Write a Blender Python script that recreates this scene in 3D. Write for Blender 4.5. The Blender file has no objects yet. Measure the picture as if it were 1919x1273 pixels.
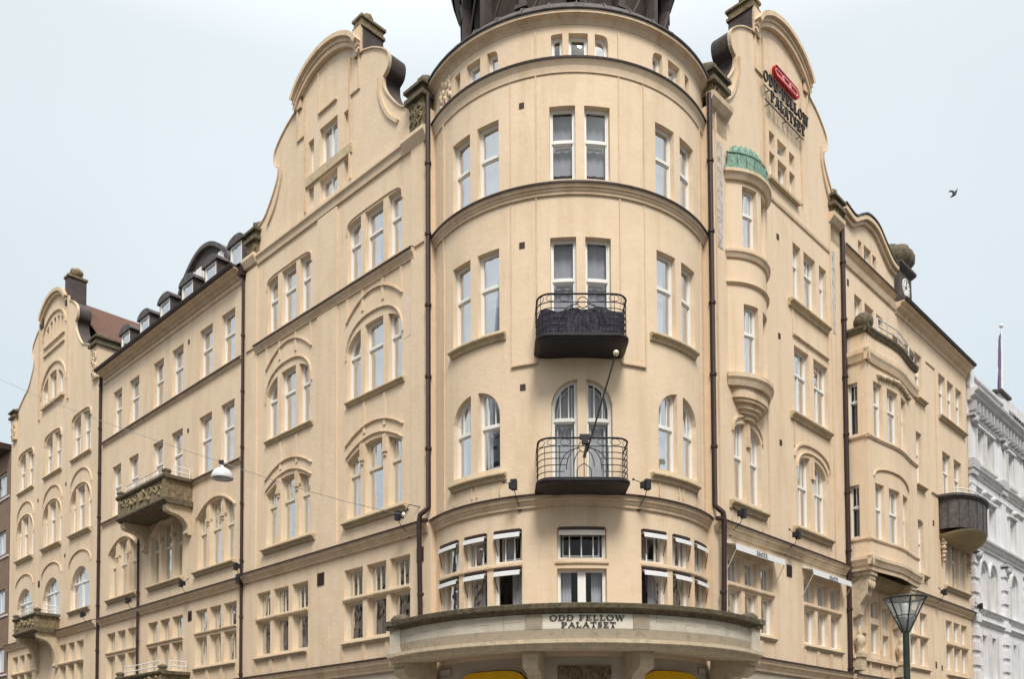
import bpy, bmesh, math, random
from math import sin, cos, pi, radians as R_, sqrt
from mathutils import Vector, Matrix
random.seed(7)
S = bpy.context.scene
COL = S.collection

# ------------------------------------------------------------------ camera
cd = bpy.data.cameras.new('camera')
cam = bpy.data.objects.new('camera', cd); COL.objects.link(cam)
F_PX, YAW, PITCH, ROLL = 1689.8, R_(-.98558), R_(2.22004), R_(-.28137)
cd.sensor_width = 36; cd.sensor_fit = 'HORIZONTAL'; cd.lens = 36*F_PX/1919
cd.shift_x = 0.0; cd.shift_y = (1374.5-636.5)/1919
cd.clip_start = .1; cd.clip_end = 2000
cy_, sy_, cp_, sp_, cr_, sr_ = cos(YAW), sin(YAW), cos(PITCH), sin(PITCH), cos(ROLL), sin(ROLL)
Ry = Matrix(((cy_, sy_, 0), (-sy_, cy_, 0), (0, 0, 1)))
Bs = Matrix(((1, 0, 0), (0, 0, -1), (0, 1, 0)))
Rp = Matrix(((1, 0, 0), (0, cp_, sp_), (0, -sp_, cp_)))
Rr = Matrix(((cr_, -sr_, 0), (sr_, cr_, 0), (0, 0, 1)))
Rm = Rr @ Rp @ Bs @ Ry
M3 = Matrix((Rm[0], -Rm[1], -Rm[2])).transposed()
cam.matrix_world = Matrix.Translation((0, 0, 1.6)) @ M3.to_4x4()
S.camera = cam
S.render.resolution_x = 1024; S.render.resolution_y = 680
S.view_settings.view_transform = 'Standard'; S.view_settings.look = 'None'
S.view_settings.exposure = 1.21; S.view_settings.gamma = 1

# ------------------------------------------------------------------ sky and sun
SUN_EL, SUN_AZ = R_(52), R_(174)          # azimuth clockwise from +Y; behind the viewer
w = bpy.data.worlds.new('World'); S.world = w; w.use_nodes = True
nt = w.node_tree; nt.nodes.clear()
def N(nt, t, **k):
    n = nt.nodes.new(t)
    for a, b in k.items(): setattr(n, a, b)
    return n
L = lambda nt, a, b: nt.links.new(a, b)
out = N(nt, 'ShaderNodeOutputWorld'); bg = N(nt, 'ShaderNodeBackground')
sky = N(nt, 'ShaderNodeTexSky'); sky.sky_type = 'NISHITA'; sky.sun_disc = False
sky.sun_elevation = SUN_EL; sky.sun_rotation = SUN_AZ; sky.dust_density = 6; sky.air_density = 1.2; sky.ozone_density = 1
sc = N(nt, 'ShaderNodeVectorMath', operation='SCALE'); sc.inputs['Scale'].default_value = 1.0
L(nt, sky.outputs[0], sc.inputs[0])
tc = N(nt, 'ShaderNodeTexCoord'); sp = N(nt, 'ShaderNodeSeparateXYZ'); L(nt, tc.outputs['Generated'], sp.inputs[0])
ramp = N(nt, 'ShaderNodeValToRGB'); L(nt, sp.outputs['Z'], ramp.inputs[0])
cr = ramp.color_ramp                       # an overcast layer: brighter towards the zenith
cr.elements[0].position = 0.0; cr.elements[0].color = (4.35, 4.95, 5.35, 1)
cr.elements[1].position = 1.0; cr.elements[1].color = (16.5, 16.7, 17.0, 1)
e = cr.elements.new(.35); e.color = (4.9, 5.45, 5.8, 1)
e = cr.elements.new(.62); e.color = (5.5, 5.95, 6.2, 1)
nz = N(nt, 'ShaderNodeTexNoise'); nz.inputs['Scale'].default_value = 2.2; nz.inputs['Detail'].default_value = 4; nz.inputs['Roughness'].default_value = .45
L(nt, tc.outputs['Generated'], nz.inputs[0])
mr = N(nt, 'ShaderNodeMapRange'); mr.inputs[3].default_value = .89; mr.inputs[4].default_value = 1.1; L(nt, nz.outputs[0], mr.inputs[0])
ml = N(nt, 'ShaderNodeVectorMath', operation='SCALE'); L(nt, ramp.outputs[0], ml.inputs[0]); L(nt, mr.outputs[0], ml.inputs['Scale'])
mx = N(nt, 'ShaderNodeMixRGB'); mx.inputs[0].default_value = .92
L(nt, sc.outputs[0], mx.inputs[1]); L(nt, ml.outputs[0], mx.inputs[2])
L(nt, mx.outputs[0], bg.inputs[0]); bg.inputs[1].default_value = .067
L(nt, bg.outputs[0], out.inputs[0])
sd = bpy.data.lights.new('sun', 'SUN'); sun = bpy.data.objects.new('sun', sd); COL.objects.link(sun)
sd.energy = 1.5; sd.angle = R_(18); sd.color = (1, .97, .92)
dv = Vector((sin(SUN_AZ)*cos(SUN_EL), cos(SUN_AZ)*cos(SUN_EL), sin(SUN_EL)))
sun.rotation_euler = dv.to_track_quat('Z', 'Y').to_euler(); sun.location = (0, -20, 60)

# ------------------------------------------------------------------ materials
MT = {}
def mat(name, col, rough=.85, var=.08, scale=1.2, bump=0., bscale=40., metal=0., spec=.3, col2=None, w2=None, stain=0., streak=0.):
    m = bpy.data.materials.new(name); m.use_nodes = True; MT[name] = m
    t = m.node_tree; b = t.nodes['Principled BSDF']
    b.inputs['Roughness'].default_value = rough; b.inputs['Metallic'].default_value = metal
    b.inputs['Specular IOR Level'].default_value = spec
    tc = N(t, 'ShaderNodeTexCoord')
    n = N(t, 'ShaderNodeTexNoise'); n.inputs['Scale'].default_value = scale; n.inputs['Detail'].default_value = 8; n.inputs['Roughness'].default_value = .62
    L(t, tc.outputs['Object'], n.inputs[0])
    c0 = tuple(max(0, c*(1-var)) for c in col); c1 = tuple(min(1, c*(1+var)) for c in col)
    r = N(t, 'ShaderNodeValToRGB'); r.color_ramp.elements[0].position = .3; r.color_ramp.elements[1].position = .7
    r.color_ramp.elements[0].color = (*c0, 1); r.color_ramp.elements[1].color = (*c1, 1)
    L(t, n.outputs[0], r.inputs[0]); cur = r.outputs[0]
    if col2:
        n2 = N(t, 'ShaderNodeTexNoise'); n2.inputs['Scale'].default_value = w2 or 5; n2.inputs['Detail'].default_value = 10; n2.inputs['Roughness'].default_value = .7
        L(t, tc.outputs['Object'], n2.inputs[0])
        r2 = N(t, 'ShaderNodeMapRange'); r2.inputs[1].default_value = .47; r2.inputs[2].default_value = .62; L(t, n2.outputs[0], r2.inputs[0])
        mm = N(t, 'ShaderNodeMixRGB'); mm.inputs[2].default_value = (*col2, 1); L(t, r2.outputs[0], mm.inputs[0]); L(t, cur, mm.inputs[1]); cur = mm.outputs[0]
    if streak:                              # rain streaks and old repairs in the render
        mp = N(t, 'ShaderNodeMapping'); mp.inputs['Scale'].default_value = (1.6, 1.6, .16); L(t, tc.outputs['Object'], mp.inputs[0])
        n3 = N(t, 'ShaderNodeTexNoise'); n3.inputs['Scale'].default_value = 1.5; n3.inputs['Detail'].default_value = 9; n3.inputs['Roughness'].default_value = .65
        L(t, mp.outputs[0], n3.inputs[0])
        r3 = N(t, 'ShaderNodeMapRange'); r3.inputs[1].default_value = .48; r3.inputs[2].default_value = .74; r3.inputs[3].default_value = 0; r3.inputs[4].default_value = streak
        L(t, n3.outputs[0], r3.inputs[0])
        mm = N(t, 'ShaderNodeMixRGB', blend_type='MULTIPLY'); mm.inputs[2].default_value = (.76, .70, .60, 1); L(t, r3.outputs[0], mm.inputs[0]); L(t, cur, mm.inputs[1]); cur = mm.outputs[0]
    L(t, cur, b.inputs['Base Color'])
    if bump:
        nb = N(t, 'ShaderNodeTexNoise'); nb.inputs['Scale'].default_value = bscale; nb.inputs['Detail'].default_value = 5
        L(t, tc.outputs['Object'], nb.inputs[0])
        bp = N(t, 'ShaderNodeBump'); bp.inputs['Strength'].default_value = bump; bp.inputs['Distance'].default_value = .02
        L(t, nb.outputs[0], bp.inputs['Height']); L(t, bp.outputs[0], b.inputs['Normal'])
    return m
mat('stucco', (.715, .556, .393), .9, .05, .5, .4, 9, streak=.55, col2=(.69, .53, .364), w2=2.2)
mat('trim', (.66, .51, .36), .85, .08, 2.5, .35, 20, streak=1.0, col2=(.60, .455, .295), w2=6)
mat('sill_stone', (.54, .425, .265), .85, .12, 3, .4, 25, col2=(.40, .315, .2), w2=6)
mat('white_paint', (.76, .74, .69), .45, .03, 3)
mat('cream_paint', (.66, .59, .45), .5, .05, 3)
mat('dark_iron', (.022, .02, .024), .55, .3, 8, .3, 60, col2=(.032, .027, .027), w2=5)
mat('pipe_brown', (.042, .024, .02), .45, .2, 4, .1, 30)
mat('lead', (.075, .062, .058), .6, .3, 3, .5, 12, col2=(.125, .105, .098), w2=4)
mat('roof_dark', (.075, .058, .052), .75, .3, 3, .5, 30)
mat('moss_stone', (.14, .115, .072), .95, .3, 6, .9, 30, col2=(.08, .066, .042), w2=9)
mat('carved_stone', (.235, .18, .105), .95, .3, 5, 1.0, 14, col2=(.12, .092, .055), w2=8)
mat('pale_stone', (.52, .47, .385), .85, .09, 4, .4, 30, col2=(.47, .42, .33), w2=3)
mat('band_stone', (.34, .285, .21), .9, .2, 5, .5, 30, col2=(.25, .21, .15), w2=5)
mat('canopy_stone', (.56, .45, .31), .85, .12, 4, .4, 30, col2=(.44, .35, .235), w2=7)
mat('copper', (.20, .33, .255), .8, .35, 7, .5, 20, col2=(.13, .17, .12), w2=9)
mat('brown_metal', (.075, .062, .056), .55, .3, 3, .3, 20, col2=(.12, .105, .098), w2=5)
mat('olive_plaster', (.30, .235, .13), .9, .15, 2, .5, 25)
mat('white_facade', (.71, .70, .705), .85, .06, 1.5, .4, 20, streak=.8)
mat('white_trim', (.63, .62, .62), .85, .1, 2, .5, 25, streak=.9)
mat('white_deco', (.45, .43, .435), .9, .25, 9, 1.0, 14)
mat('brown_facade', (.22, .145, .10), .9, .15, 3, .5, 40)
mat('grey_plaster', (.44, .385, .31), .9, .08, 2, .4, 20)
mat('awning_white', (.64, .64, .63), .8, .04, 3)
mat('awning_grey', (.42, .39, .33), .8, .1, 3)
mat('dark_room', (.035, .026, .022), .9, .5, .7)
mat('curtain_white', (.58, .585, .61), .9, .08, 4)
mat('curtain_cream', (.55, .50, .42), .9, .1, 3)
mat('curtain_grey', (.44, .44, .48), .8, .06, 1.0)
mat('letter_black', (.035, .03, .028), .6, .2, 9)
mat('grey_letter', (.25, .25, .27), .6, .1, 9)
mat('sign_red', (.42, .008, .012), .4, .1, 3)
mat('sign_pink', (.80, .42, .40), .5, .05, 3)
mat('yellow', (.78, .44, .004), .6, .1, 3)
mat('street', (.11, .105, .10), .95, .2, .5, .4, 30)
mat('pavement', (.27, .255, .235), .95, .15, .8, .4, 20)
mat('green_iron', (.035, .05, .042), .4, .25, 5, .2, 40)
mat('lamp_white', (.6, .6, .6), .3, .02, 3)
mat('grey_metal', (.32, .32, .33), .4, .1, 5, metal=.7)
mat('gold', (.9, .78, .5), .3, .1, 5, metal=.6)
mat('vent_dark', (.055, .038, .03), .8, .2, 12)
mat('feather', (.05, .045, .055), .8, .4, 30)
mat('purple_cloth', (.16, .12, .22), .9, .35, 9)
mat('patch_plaster', (.55, .50, .46), .9, .2, 8, .6, 30, col2=(.33, .27, .22), w2=7)
# brick pattern roof tiles
m = mat('roof_tile', (.15, .075, .05), .85, .25, 8, 0)
t = m.node_tree; wv = N(t, 'ShaderNodeTexWave'); wv.bands_direction = 'Z'; wv.inputs['Scale'].default_value = 2.6; wv.inputs['Distortion'].default_value = .6
tcn = N(t, 'ShaderNodeTexCoord'); L(t, tcn.outputs['Object'], wv.inputs[0])
bp = N(t, 'ShaderNodeBump'); bp.inputs['Strength'].default_value = .9; bp.inputs['Distance'].default_value = .08
L(t, wv.outputs[0], bp.inputs['Height']); L(t, bp.outputs[0], t.nodes['Principled BSDF'].inputs['Normal'])
# fabric net (dark privacy screen)
mat('net_fabric', (.03, .025, .04), .75, .5, 9, .6, 18, col2=(.075, .065, .095), w2=14)
def glass(name, boost, rough=.02, tint=(.55, .56, .6)):
    m = bpy.data.materials.new(name); m.use_nodes = True; MT[name] = m; t = m.node_tree; t.nodes.clear()
    o = N(t, 'ShaderNodeOutputMaterial'); mxs = N(t, 'ShaderNodeMixShader'); tr = N(t, 'ShaderNodeBsdfTransparent'); gl = N(t, 'ShaderNodeBsdfGlossy')
    tr.inputs[0].default_value = (*tint, 1); gl.inputs['Roughness'].default_value = rough; gl.inputs[0].default_value = (.93, .92, .92, 1)
    fr = N(t, 'ShaderNodeFresnel'); fr.inputs[0].default_value = 1.52
    mt = N(t, 'ShaderNodeMath', operation='MULTIPLY'); mt.inputs[1].default_value = boost; mt.use_clamp = True
    tcn = N(t, 'ShaderNodeTexCoord'); nn = N(t, 'ShaderNodeTexNoise'); nn.inputs['Scale'].default_value = 1.3; L(t, tcn.outputs['Object'], nn.inputs[0])
    bp = N(t, 'ShaderNodeBump'); bp.inputs['Strength'].default_value = .6; bp.inputs['Distance'].default_value = .06
    L(t, nn.outputs[0], bp.inputs['Height']); L(t, bp.outputs[0], gl.inputs['Normal'])
    L(t, fr.outputs[0], mt.inputs[0]); L(t, mt.outputs[0], mxs.inputs[0]); L(t, tr.outputs[0], mxs.inputs[1]); L(t, gl.outputs[0], mxs.inputs[2]); L(t, mxs.outputs[0], o.inputs[0])
glass('glass', .7, tint=(.76, .77, .78)); m = mat('glass_clear', (.55, .57, .55), .15, .1, 6); m.node_tree.nodes['Principled BSDF'].inputs['Alpha'].default_value = .3

# ------------------------------------------------------------------ mesh builder
class MB:
    def __init__(s): s.v = []; s.f = []; s.sm = []
    def add(s, vs, fs, smooth=False):
        b = len(s.v); s.v += [tuple(p) for p in vs]; s.f += [tuple(b+i for i in f) for f in fs]; s.sm += [smooth]*len(fs)
    def cut(s):
        s.marks = getattr(s, 'marks', [])+[(len(s.v), len(s.f))]
    def build_each(s, name, m, parent):
        v0 = f0 = 0
        for v1, f1 in s.marks:
            if f1 > f0:
                q = MB(); q.v = s.v[v0:v1]; q.f = [tuple(i-v0 for i in f) for f in s.f[f0:f1]]; q.sm = s.sm[f0:f1]; q.build(name, m, parent)
            v0, f0 = v1, f1
    def build(s, name, m, parent=None, fix=True):
        me = bpy.data.meshes.new(name); me.from_pydata(s.v, [], s.f); me.update()
        me.polygons.foreach_set('use_smooth', s.sm)
        if fix:
            bm = bmesh.new(); bm.from_mesh(me); bmesh.ops.recalc_face_normals(bm, faces=bm.faces); bm.to_mesh(me); bm.free()
        me.materials.append(MT[m]); o = bpy.data.objects.new(name, me); COL.objects.link(o)
        if parent: o.parent = parent
        return o
    # prism in mapper space: outline [(u,z)], between offsets o0,o1
    def prism(s, F, ol, o0, o1):
        n = len(ol); vs = [F(u, o0, z) for u, z in ol]+[F(u, o1, z) for u, z in ol]
        fs = [tuple(range(n))[::-1], tuple(range(n, 2*n))]+[(i, (i+1) % n, n+(i+1) % n, n+i) for i in range(n)]
        s.add(vs, fs)
    def box(s, F, u0, u1, o0, o1, z0, z1):
        s.ledge(F, u0, u1, [(o0, z0), (o1, z0), (o1, z1), (o0, z1)])
    def ledge(s, F, u0, u1, prof):           # prof [(off,z)] swept along u
        k = max(1, int(abs(u1-u0)/F.du)+1) if F.du else 1; n = len(prof); vs = []; fs = []
        for i in range(k+1):
            u = u0+(u1-u0)*i/k; vs += [F(u, o, z) for o, z in prof]
        for i in range(k):
            for j in range(n): a = i*n+j; b = i*n+(j+1) % n; fs.append((a, b, b+n, a+n))
        fs.append(tuple(range(n))); fs.append(tuple(range(k*n, k*n+n))[::-1]); s.add(vs, fs)
    def band(s, F, path, wd, o0, o1):         # a strip of width wd (towards the outside, +normal) following path [(u,z)]
        n = len(path); k = F.k; pr = []
        for i in range(n):
            a = path[max(0, i-1)]; b = path[min(n-1, i+1)]
            dx = (b[0]-a[0])/k; dz = b[1]-a[1]; l = math.hypot(dx, dz) or 1
            pr.append((path[i][0]-dz/l*wd*k, path[i][1]+dx/l*wd))
        vs = []; fs = []
        for i in range(n):
            vs += [F(path[i][0], o0, path[i][1]), F(path[i][0], o1, path[i][1]), F(pr[i][0], o1, pr[i][1]), F(pr[i][0], o0, pr[i][1])]
        for i in range(n-1):
            for j in range(4): a = i*4+j; b = i*4+(j+1) % 4; fs.append((a, b, b+4, a+4))
        fs += [(0, 1, 2, 3), (4*n-4, 4*n-3, 4*n-2, 4*n-1)]; s.add(vs, fs)
    def tube(s, pts, r, n=6, caps=True, rr=None):
        pts = [Vector(p) for p in pts]; vs = []; fs = []; prev = None
        for i, p in enumerate(pts):
            d = (pts[min(i+1, len(pts)-1)]-pts[max(i-1, 0)]).normalized()
            if prev is None: a = d.orthogonal().normalized()
            else: a = (prev-d*prev.dot(d)); a = a.normalized() if a.length > 1e-6 else d.orthogonal().normalized()
            prev = a; b = d.cross(a); q = rr[i] if rr else r
            for j in range(n): vs.append(p+(a*cos(2*pi*j/n)+b*sin(2*pi*j/n))*q)
        for i in range(len(pts)-1):
            for j in range(n): fs.append((i*n+j, i*n+(j+1) % n, (i+1)*n+(j+1) % n, (i+1)*n+j))
        s.add(vs, fs, True)
        if caps: s.add(vs[:n], [tuple(range(n))]); s.add(vs[-n:], [tuple(range(n))])
    def lathe(s, c, prof, n=24, axis=None, smooth=True):   # prof [(r,h)]
        c = Vector(c); vs = []; fs = []
        for r, h in prof:
            for j in range(n): vs.append(c+Vector((r*cos(2*pi*j/n), r*sin(2*pi*j/n), h)))
        for i in range(len(prof)-1):
            for j in range(n): fs.append((i*n+j, i*n+(j+1) % n, (i+1)*n+(j+1) % n, (i+1)*n+j))
        s.add(vs, fs, smooth)
    def quad(s, a, b, c, d): s.add([a, b, c, d], [(0, 1, 2, 3)])
    def ring(s, F, o_, i_, a0, a1):
        n = len(o_); vs = [F(u, a1, z) for u, z in o_]+[F(u, a1, z) for u, z in i_]+[F(u, a0, z) for u, z in o_]+[F(u, a0, z) for u, z in i_]
        fs = []
        for j in range(n):
            k = (j+1) % n; fs += [(j, k, n+k, n+j), (2*n+j, 3*n+j, 3*n+k, 2*n+k), (n+j, n+k, 3*n+k, 3*n+j), (j, 2*n+j, 2*n+k, k)]
        s.add(vs, fs)
    def blob(s, c, r, seed=0, sq=(1, 1, 1), amp=.15, n=10, m=7):
        rn = random.Random(seed); vs = []; fs = []
        for i in range(m+1):
            th = pi*i/m
            for j in range(n):
                k = 1+rn.uniform(-amp, amp); vs.append((c[0]+r*sq[0]*sin(th)*cos(2*pi*j/n)*k, c[1]+r*sq[1]*sin(th)*sin(2*pi*j/n)*k, c[2]+r*sq[2]*cos(th)*k))
        for i in range(m):
            for j in range(n): fs.append((i*n+j, i*n+(j+1) % n, (i+1)*n+(j+1) % n, (i+1)*n+j))
        s.add(vs, fs, True)

class Map:
    def __init__(s, f, k=1., du=None): s.f = f; s.k = k; s.du = du
    def __call__(s, u, o, z): return s.f(u, o, z)
q2 = 1/sqrt(2); CX, CY, TR = 2.006, 24.86, 3.9; C0 = (2.055, 19.405)
FL = Map(lambda s, o, z: (C0[0]-s*q2-o*q2, C0[1]+s*q2-o*q2, z))
FR = Map(lambda s, o, z: (C0[0]+s*q2+o*q2, C0[1]+s*q2-o*q2, z))
FT = Map(lambda a, o, z: (CX+(TR+o)*cos(R_(a)), CY+(TR+o)*sin(R_(a)), z), k=57.2958/TR, du=2.5)
FP = Map(lambda u, o, z: (CX+u, CY-TR-o, z))               # flat frame in front of the round corner
# small bowed oriel on the right wall: chord 5.93..7.93, sagitta .42
OC, OH, OSG = 6.93, 1.0, .42; ORr = (OH*OH+OSG*OSG)/(2*OSG); OA = math.degrees(math.asin(OH/ORr))
def _or(a, o, z):
    r = ORr+o; return FR(OC+r*sin(R_(a)), r*cos(R_(a))-(ORr-OSG), z)
FO = Map(_or, k=57.2958/ORr, du=4)
def tag(o, label=None, cat=None, group=None, kind=None):
    if label: o['label'] = label
    if cat: o['category'] = cat
    if group: o['group'] = group
    if kind: o['kind'] = kind
    return o
def empty(name, loc, label, cat, group=None):
    o = bpy.data.objects.new(name, None); COL.objects.link(o); o.empty_display_size = .2
    tag(o, label, cat, group); o['at'] = loc; return o
def finish_empty(o):                           # put the Empty at the thing's base, parts stay where they are
    pass

# ------------------------------------------------------------------ openings and walls
def outline(l, ins=0., k=1., n=12, z0=None, z1=None):
    u0 = l['u0']+ins*k; u1 = l['u1']-ins*k; b = (l['z0'] if z0 is None else z0)+ins
    pts = [(u0, b), (u1, b)]
    if l.get('top') and z1 is None:
        for i in range(n+1):
            u = u1+(u0-u1)*i/n; uu = l['u1']+(l['u0']-l['u1'])*i/n; pts.append((u, l['top'](uu)-ins))
    else:
        zz = (l['z1'] if z1 is None else z1)-ins; pts += [(u1, zz), (u0, zz)]
    return pts
def wall_sheet(mb, F, u0, u1, z0, z1, ops, depth=.2, core=True, holes=()):
    us = {u0, u1}; zs = {z0, z1}
    for l in ops: us |= {l['u0'], l['u1']}; zs |= {l['z0'], l['z1']}
    us = sorted(u for u in us if u0 <= u <= u1); zs = sorted(z for z in zs if z0 <= z <= z1)
    if F.du:
        a = [us[0]]
        for u in us[1:]:
            k = int((u-a[-1])/F.du)+1; p = a[-1]
            a += [p+(u-p)*i/k for i in range(1, k+1)]
        us = a
    vid = {}; vs = []; fs = []
    def V(i, j):
        if (i, j) not in vid: vid[(i, j)] = len(vs); vs.append(F(us[i], 0, zs[j]))
        return vid[(i, j)]
    for i in range(len(us)-1):
        for j in range(len(zs)-1):
            cu = (us[i]+us[i+1])/2; cz = (zs[j]+zs[j+1])/2
            if any(l['u0'] < cu < l['u1'] and l['z0'] < cz < l['z1'] for l in ops): continue
            fs.append((V(i, j), V(i+1, j), V(i+1, j+1), V(i, j+1)))
    mb.add(vs, fs, bool(F.du))
    for l in ops:
        n = 12; a, b, c, d = l['u0'], l['u1'], l['z0'], l['z1']; tp = l.get('top') or (lambda u: d)
        P = [(a+(b-a)*i/n, tp(a+(b-a)*i/n)) for i in range(n+1)]
        if l.get('top'):
            for i in range(n): mb.quad(F(P[i][0], 0, P[i][1]), F(P[i+1][0], 0, P[i+1][1]), F(P[i+1][0], 0, d), F(P[i][0], 0, d))
        dd = l.get('depth', depth)
        for i in range(n): mb.quad(F(P[i][0], 0, P[i][1]), F(P[i+1][0], 0, P[i+1][1]), F(P[i+1][0], -dd, P[i+1][1]), F(P[i][0], -dd, P[i][1]))
        for u, zt in (P[0], P[-1]): mb.quad(F(u, 0, c), F(u, 0, zt), F(u, -dd, zt), F(u, -dd, c))
        for i in range(n): mb.quad(F(P[i][0], 0, c), F(P[i+1][0], 0, c), F(P[i+1][0], -dd, c+.03), F(P[i][0], -dd, c+.03))
def parab(c, hw, ze, zm): return lambda u: zm-(zm-ze)*min(1, abs((u-c)/hw))**2
def sup(c, hw, ze, zm, p=2.): return lambda u: ze+(zm-ze)*max(0, 1-min(1, abs((u-c)/hw))**p)**(1/p)
def lt(u0, u1, z0, z1, top=None, **k):
    if u0 > u1: u0, u1 = u1, u0
    d = dict(u0=u0, u1=u1, z0=z0, z1=z1, **k)
    if top: d['top'] = top; d['z1'] = max(top(u0+(u1-u0)*i/12) for i in range(13))
    return d

def window(F, lights, parent, style, paint='white_paint', dep=.13, name='window', label=None):
    """style: (transom height or None, bars in the upper part, curtain mode, casement mullion)"""
    fr = MB(); k = F.k; panes = []; curt = []
    for i, l in enumerate(lights):
        tz, bars, mode, mull = l.get('st', style)
        fr.ring(F, outline(l, 0, k), outline(l, .038, k), -dep-.07, -dep)
        fr.ring(F, outline(l, .038, k), outline(l, .07, k), -dep-.07, -dep-.022)
        tp = l.get('top') or (lambda u, z=l['z1']: z)
        top_mid = tp((l['u0']+l['u1'])/2)
        if tz:
            fr.box(F, l['u0']+.05*k, l['u1']-.05*k, -dep-.07, -dep+.01, tz-.035, tz+.035)
            fr.box(F, l['u0']+.09*k, l['u1']-.09*k, -dep-.07, -dep-.022, tz-.07, tz+.065)
        cu = (l['u0']+l['u1'])/2
        if mull: fr.box(F, cu-(.035 if l['u1']-l['u0'] < 1.1*k else .1)*k, cu+(.035 if l['u1']-l['u0'] < 1.1*k else .1)*k, -dep-.07, -dep-.012, l['z0']+.05, (tz-.04) if tz else top_mid-.05)
        if bars:
            b0 = tz+.04 if tz else l['z0']+.06
            for j in range(bars):
                u = l['u0']+(l['u1']-l['u0'])*(j+1)/(bars+1); fr.box(F, u-.014*k, u+.014*k, -dep-.06, -dep-.025, b0, tp(u)-.06)
            fr.ring(F, outline(l, .105, k), outline(l, .145, k), -dep-.17, -dep-.13)
        if tz: fr.box(F, l['u0']+.12*k, l['u1']-.12*k, -dep-.17, -dep-.13, tz-.1, tz-.05)
        # pane
        p = MB(); n = 8; a = l['u0']+.06*k; b = l['u1']-.06*k
        U = [a+(b-a)*j/n for j in range(n+1)]
        vs = []
        for u in U: vs += [F(u, -dep-.045, l['z0']+.06), F(u, -dep-.045, tp(u)-.06)]
        p.add(vs, [(2*j, 2*j+2, 2*j+3, 2*j+1) for j in range(n)], True)
        panes.append(p)
        # curtains
        c = MB(); rn = random.Random(int(l['u0']*100+l['z0']*77))
        m_ = mode
        if m_ == 'mix': m_ = rn.choice(['side', 'net', 'side', 'dark', 'part'])
        def drape(a, b, z0, z1f, off, amp, nf):
            n = max(4, int(nf*4)); vs = []
            for j in range(n+1):
                t = j/n; u = a+(b-a)*t; o = off+amp*sin(2*pi*nf*t+rn.random()*.6)
                vs += [F(u, o, z0), F(u, o, z1f(u))]
            c.add(vs, [(2*j, 2*j+2, 2*j+3, 2*j+1) for j in range(n)], True)
        w_ = l['u1']-l['u0']; zt = lambda u: tp(u)-.03; a0 = l['u0']+.03*k; b0 = l['u1']-.03*k
        cm = rn.choice(['curtain_white', 'curtain_white', 'curtain_cream']); o_ = -dep-.23
        if m_ == 'net': drape(a0, b0, l['z0'], zt, o_, .025, (b-a)/k*9)
        elif m_ == 'grey': drape(a0, b0, l['z0']+rn.choice([.0, .12, .3]), zt, -dep-.21, .012, 2.5); cm = 'curtain_grey'
        elif m_ == 'side':
            f = rn.uniform(.16, .3); drape(a0, a0+w_*f, l['z0'], zt, o_, .03, f*(b-a)/k*14)
            f = rn.uniform(.16, .3); drape(b0-w_*f, b0, l['z0'], zt, o_, .03, f*(b-a)/k*14)
        elif m_ == 'part':
            f = rn.uniform(.35, .6)
            if rn.random() < .5: drape(a0, a0+w_*f, l['z0'], zt, o_, .03, f*(b-a)/k*12)
            else: drape(b0-w_*f, b0, l['z0'], zt, o_, .03, f*(b-a)/k*12)
        elif m_ == 'high':
            zz = l['z0']+(top_mid-l['z0'])*rn.uniform(.35, .6); drape(a0, b0, zz, zt, o_, .0, 1); cm = 'curtain_white'
        curt.append((c, cm) if c.v else None)
    o = fr.build(name, paint, parent)
    if label: o['label'] = label
    for p in panes: p.build('pane', 'glass', o)
    for c in curt:
        if c: c[0].build('curtain', c[1], o)
    return o
def sill(F, u0, u1, z, parent, m='sill_stone', pr=.17, h=.16, nm='sill'):
    b = MB(); b.ledge(F, u0, u1, [(-.02, z-h), (pr*.35, z-h), (pr*.5, z-h*.55), (pr*.9, z-h*.4), (pr, z-h*.3), (pr, z-.02), (pr*.95, z), (-.02, z+.02)])
    return b.build(nm, m, parent)

HB = bpy.data.objects.new('corner_building', None); COL.objects.link(HB)
tag(HB, 'large cream stucco corner palace with a rounded corner tower, curved gables and iron balconies', 'building')
ops_L, ops_R, ops_T, ops_O = [], [], [], []
WIN = []     # (mapper, lights, style, kw)
def W(F, lights, style, store, **k): store += lights; WIN.append((F, lights, style, k))

# ---- left wall, gabled section (s 4.9 .. 14.75)
for ci, (a, b, c) in enumerate((((12.70, 13.33), (11.65, 12.47), (10.83, 11.45)), ((8.30, 8.95), (7.27, 8.10), (6.47, 7.05)))):
    cc = (b[0]+b[1])/2; hw = a[1]-cc
    f = sup(cc, hw*1.02, 17.05, 17.43, 6)
    W(FL, [lt(*q, 15.68, 17.43, f if q != b else None) for q in (a, b, c)], (16.75, 0, 'side' if ci else 'part', 0), ops_L)
    f = sup(cc, hw*1.04, 13.25, 14.17, 2.6)
    W(FL, [lt(*q, 12.15, 14.15, f) for q in (a, b, c)], (13.45, 0, 'part' if ci else 'side', 0), ops_L)
    f = parab(cc, hw, 10.42, 10.78)
    W(FL, [lt(*q, 8.76, 10.7, f) for q in (a, b, c)], (10.0, 2, 'dark', 0), ops_L, paint='cream_paint')
for a in (((13.06, 13.87), (12.00, 12.86), (10.92, 11.79)), ((8.19, 9.07), (7.13, 8.01), (6.11, 6.97))):
    W(FL, [lt(*q, 6.47, 7.29, st=(None, 3, 'dark', 0)) for q in a]+[lt(*q, 5.24, 6.36, st=(None, 0, 'side', 0)) for q in a], (None, 0, 'dark', 0), ops_L, paint='cream_paint')
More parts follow.
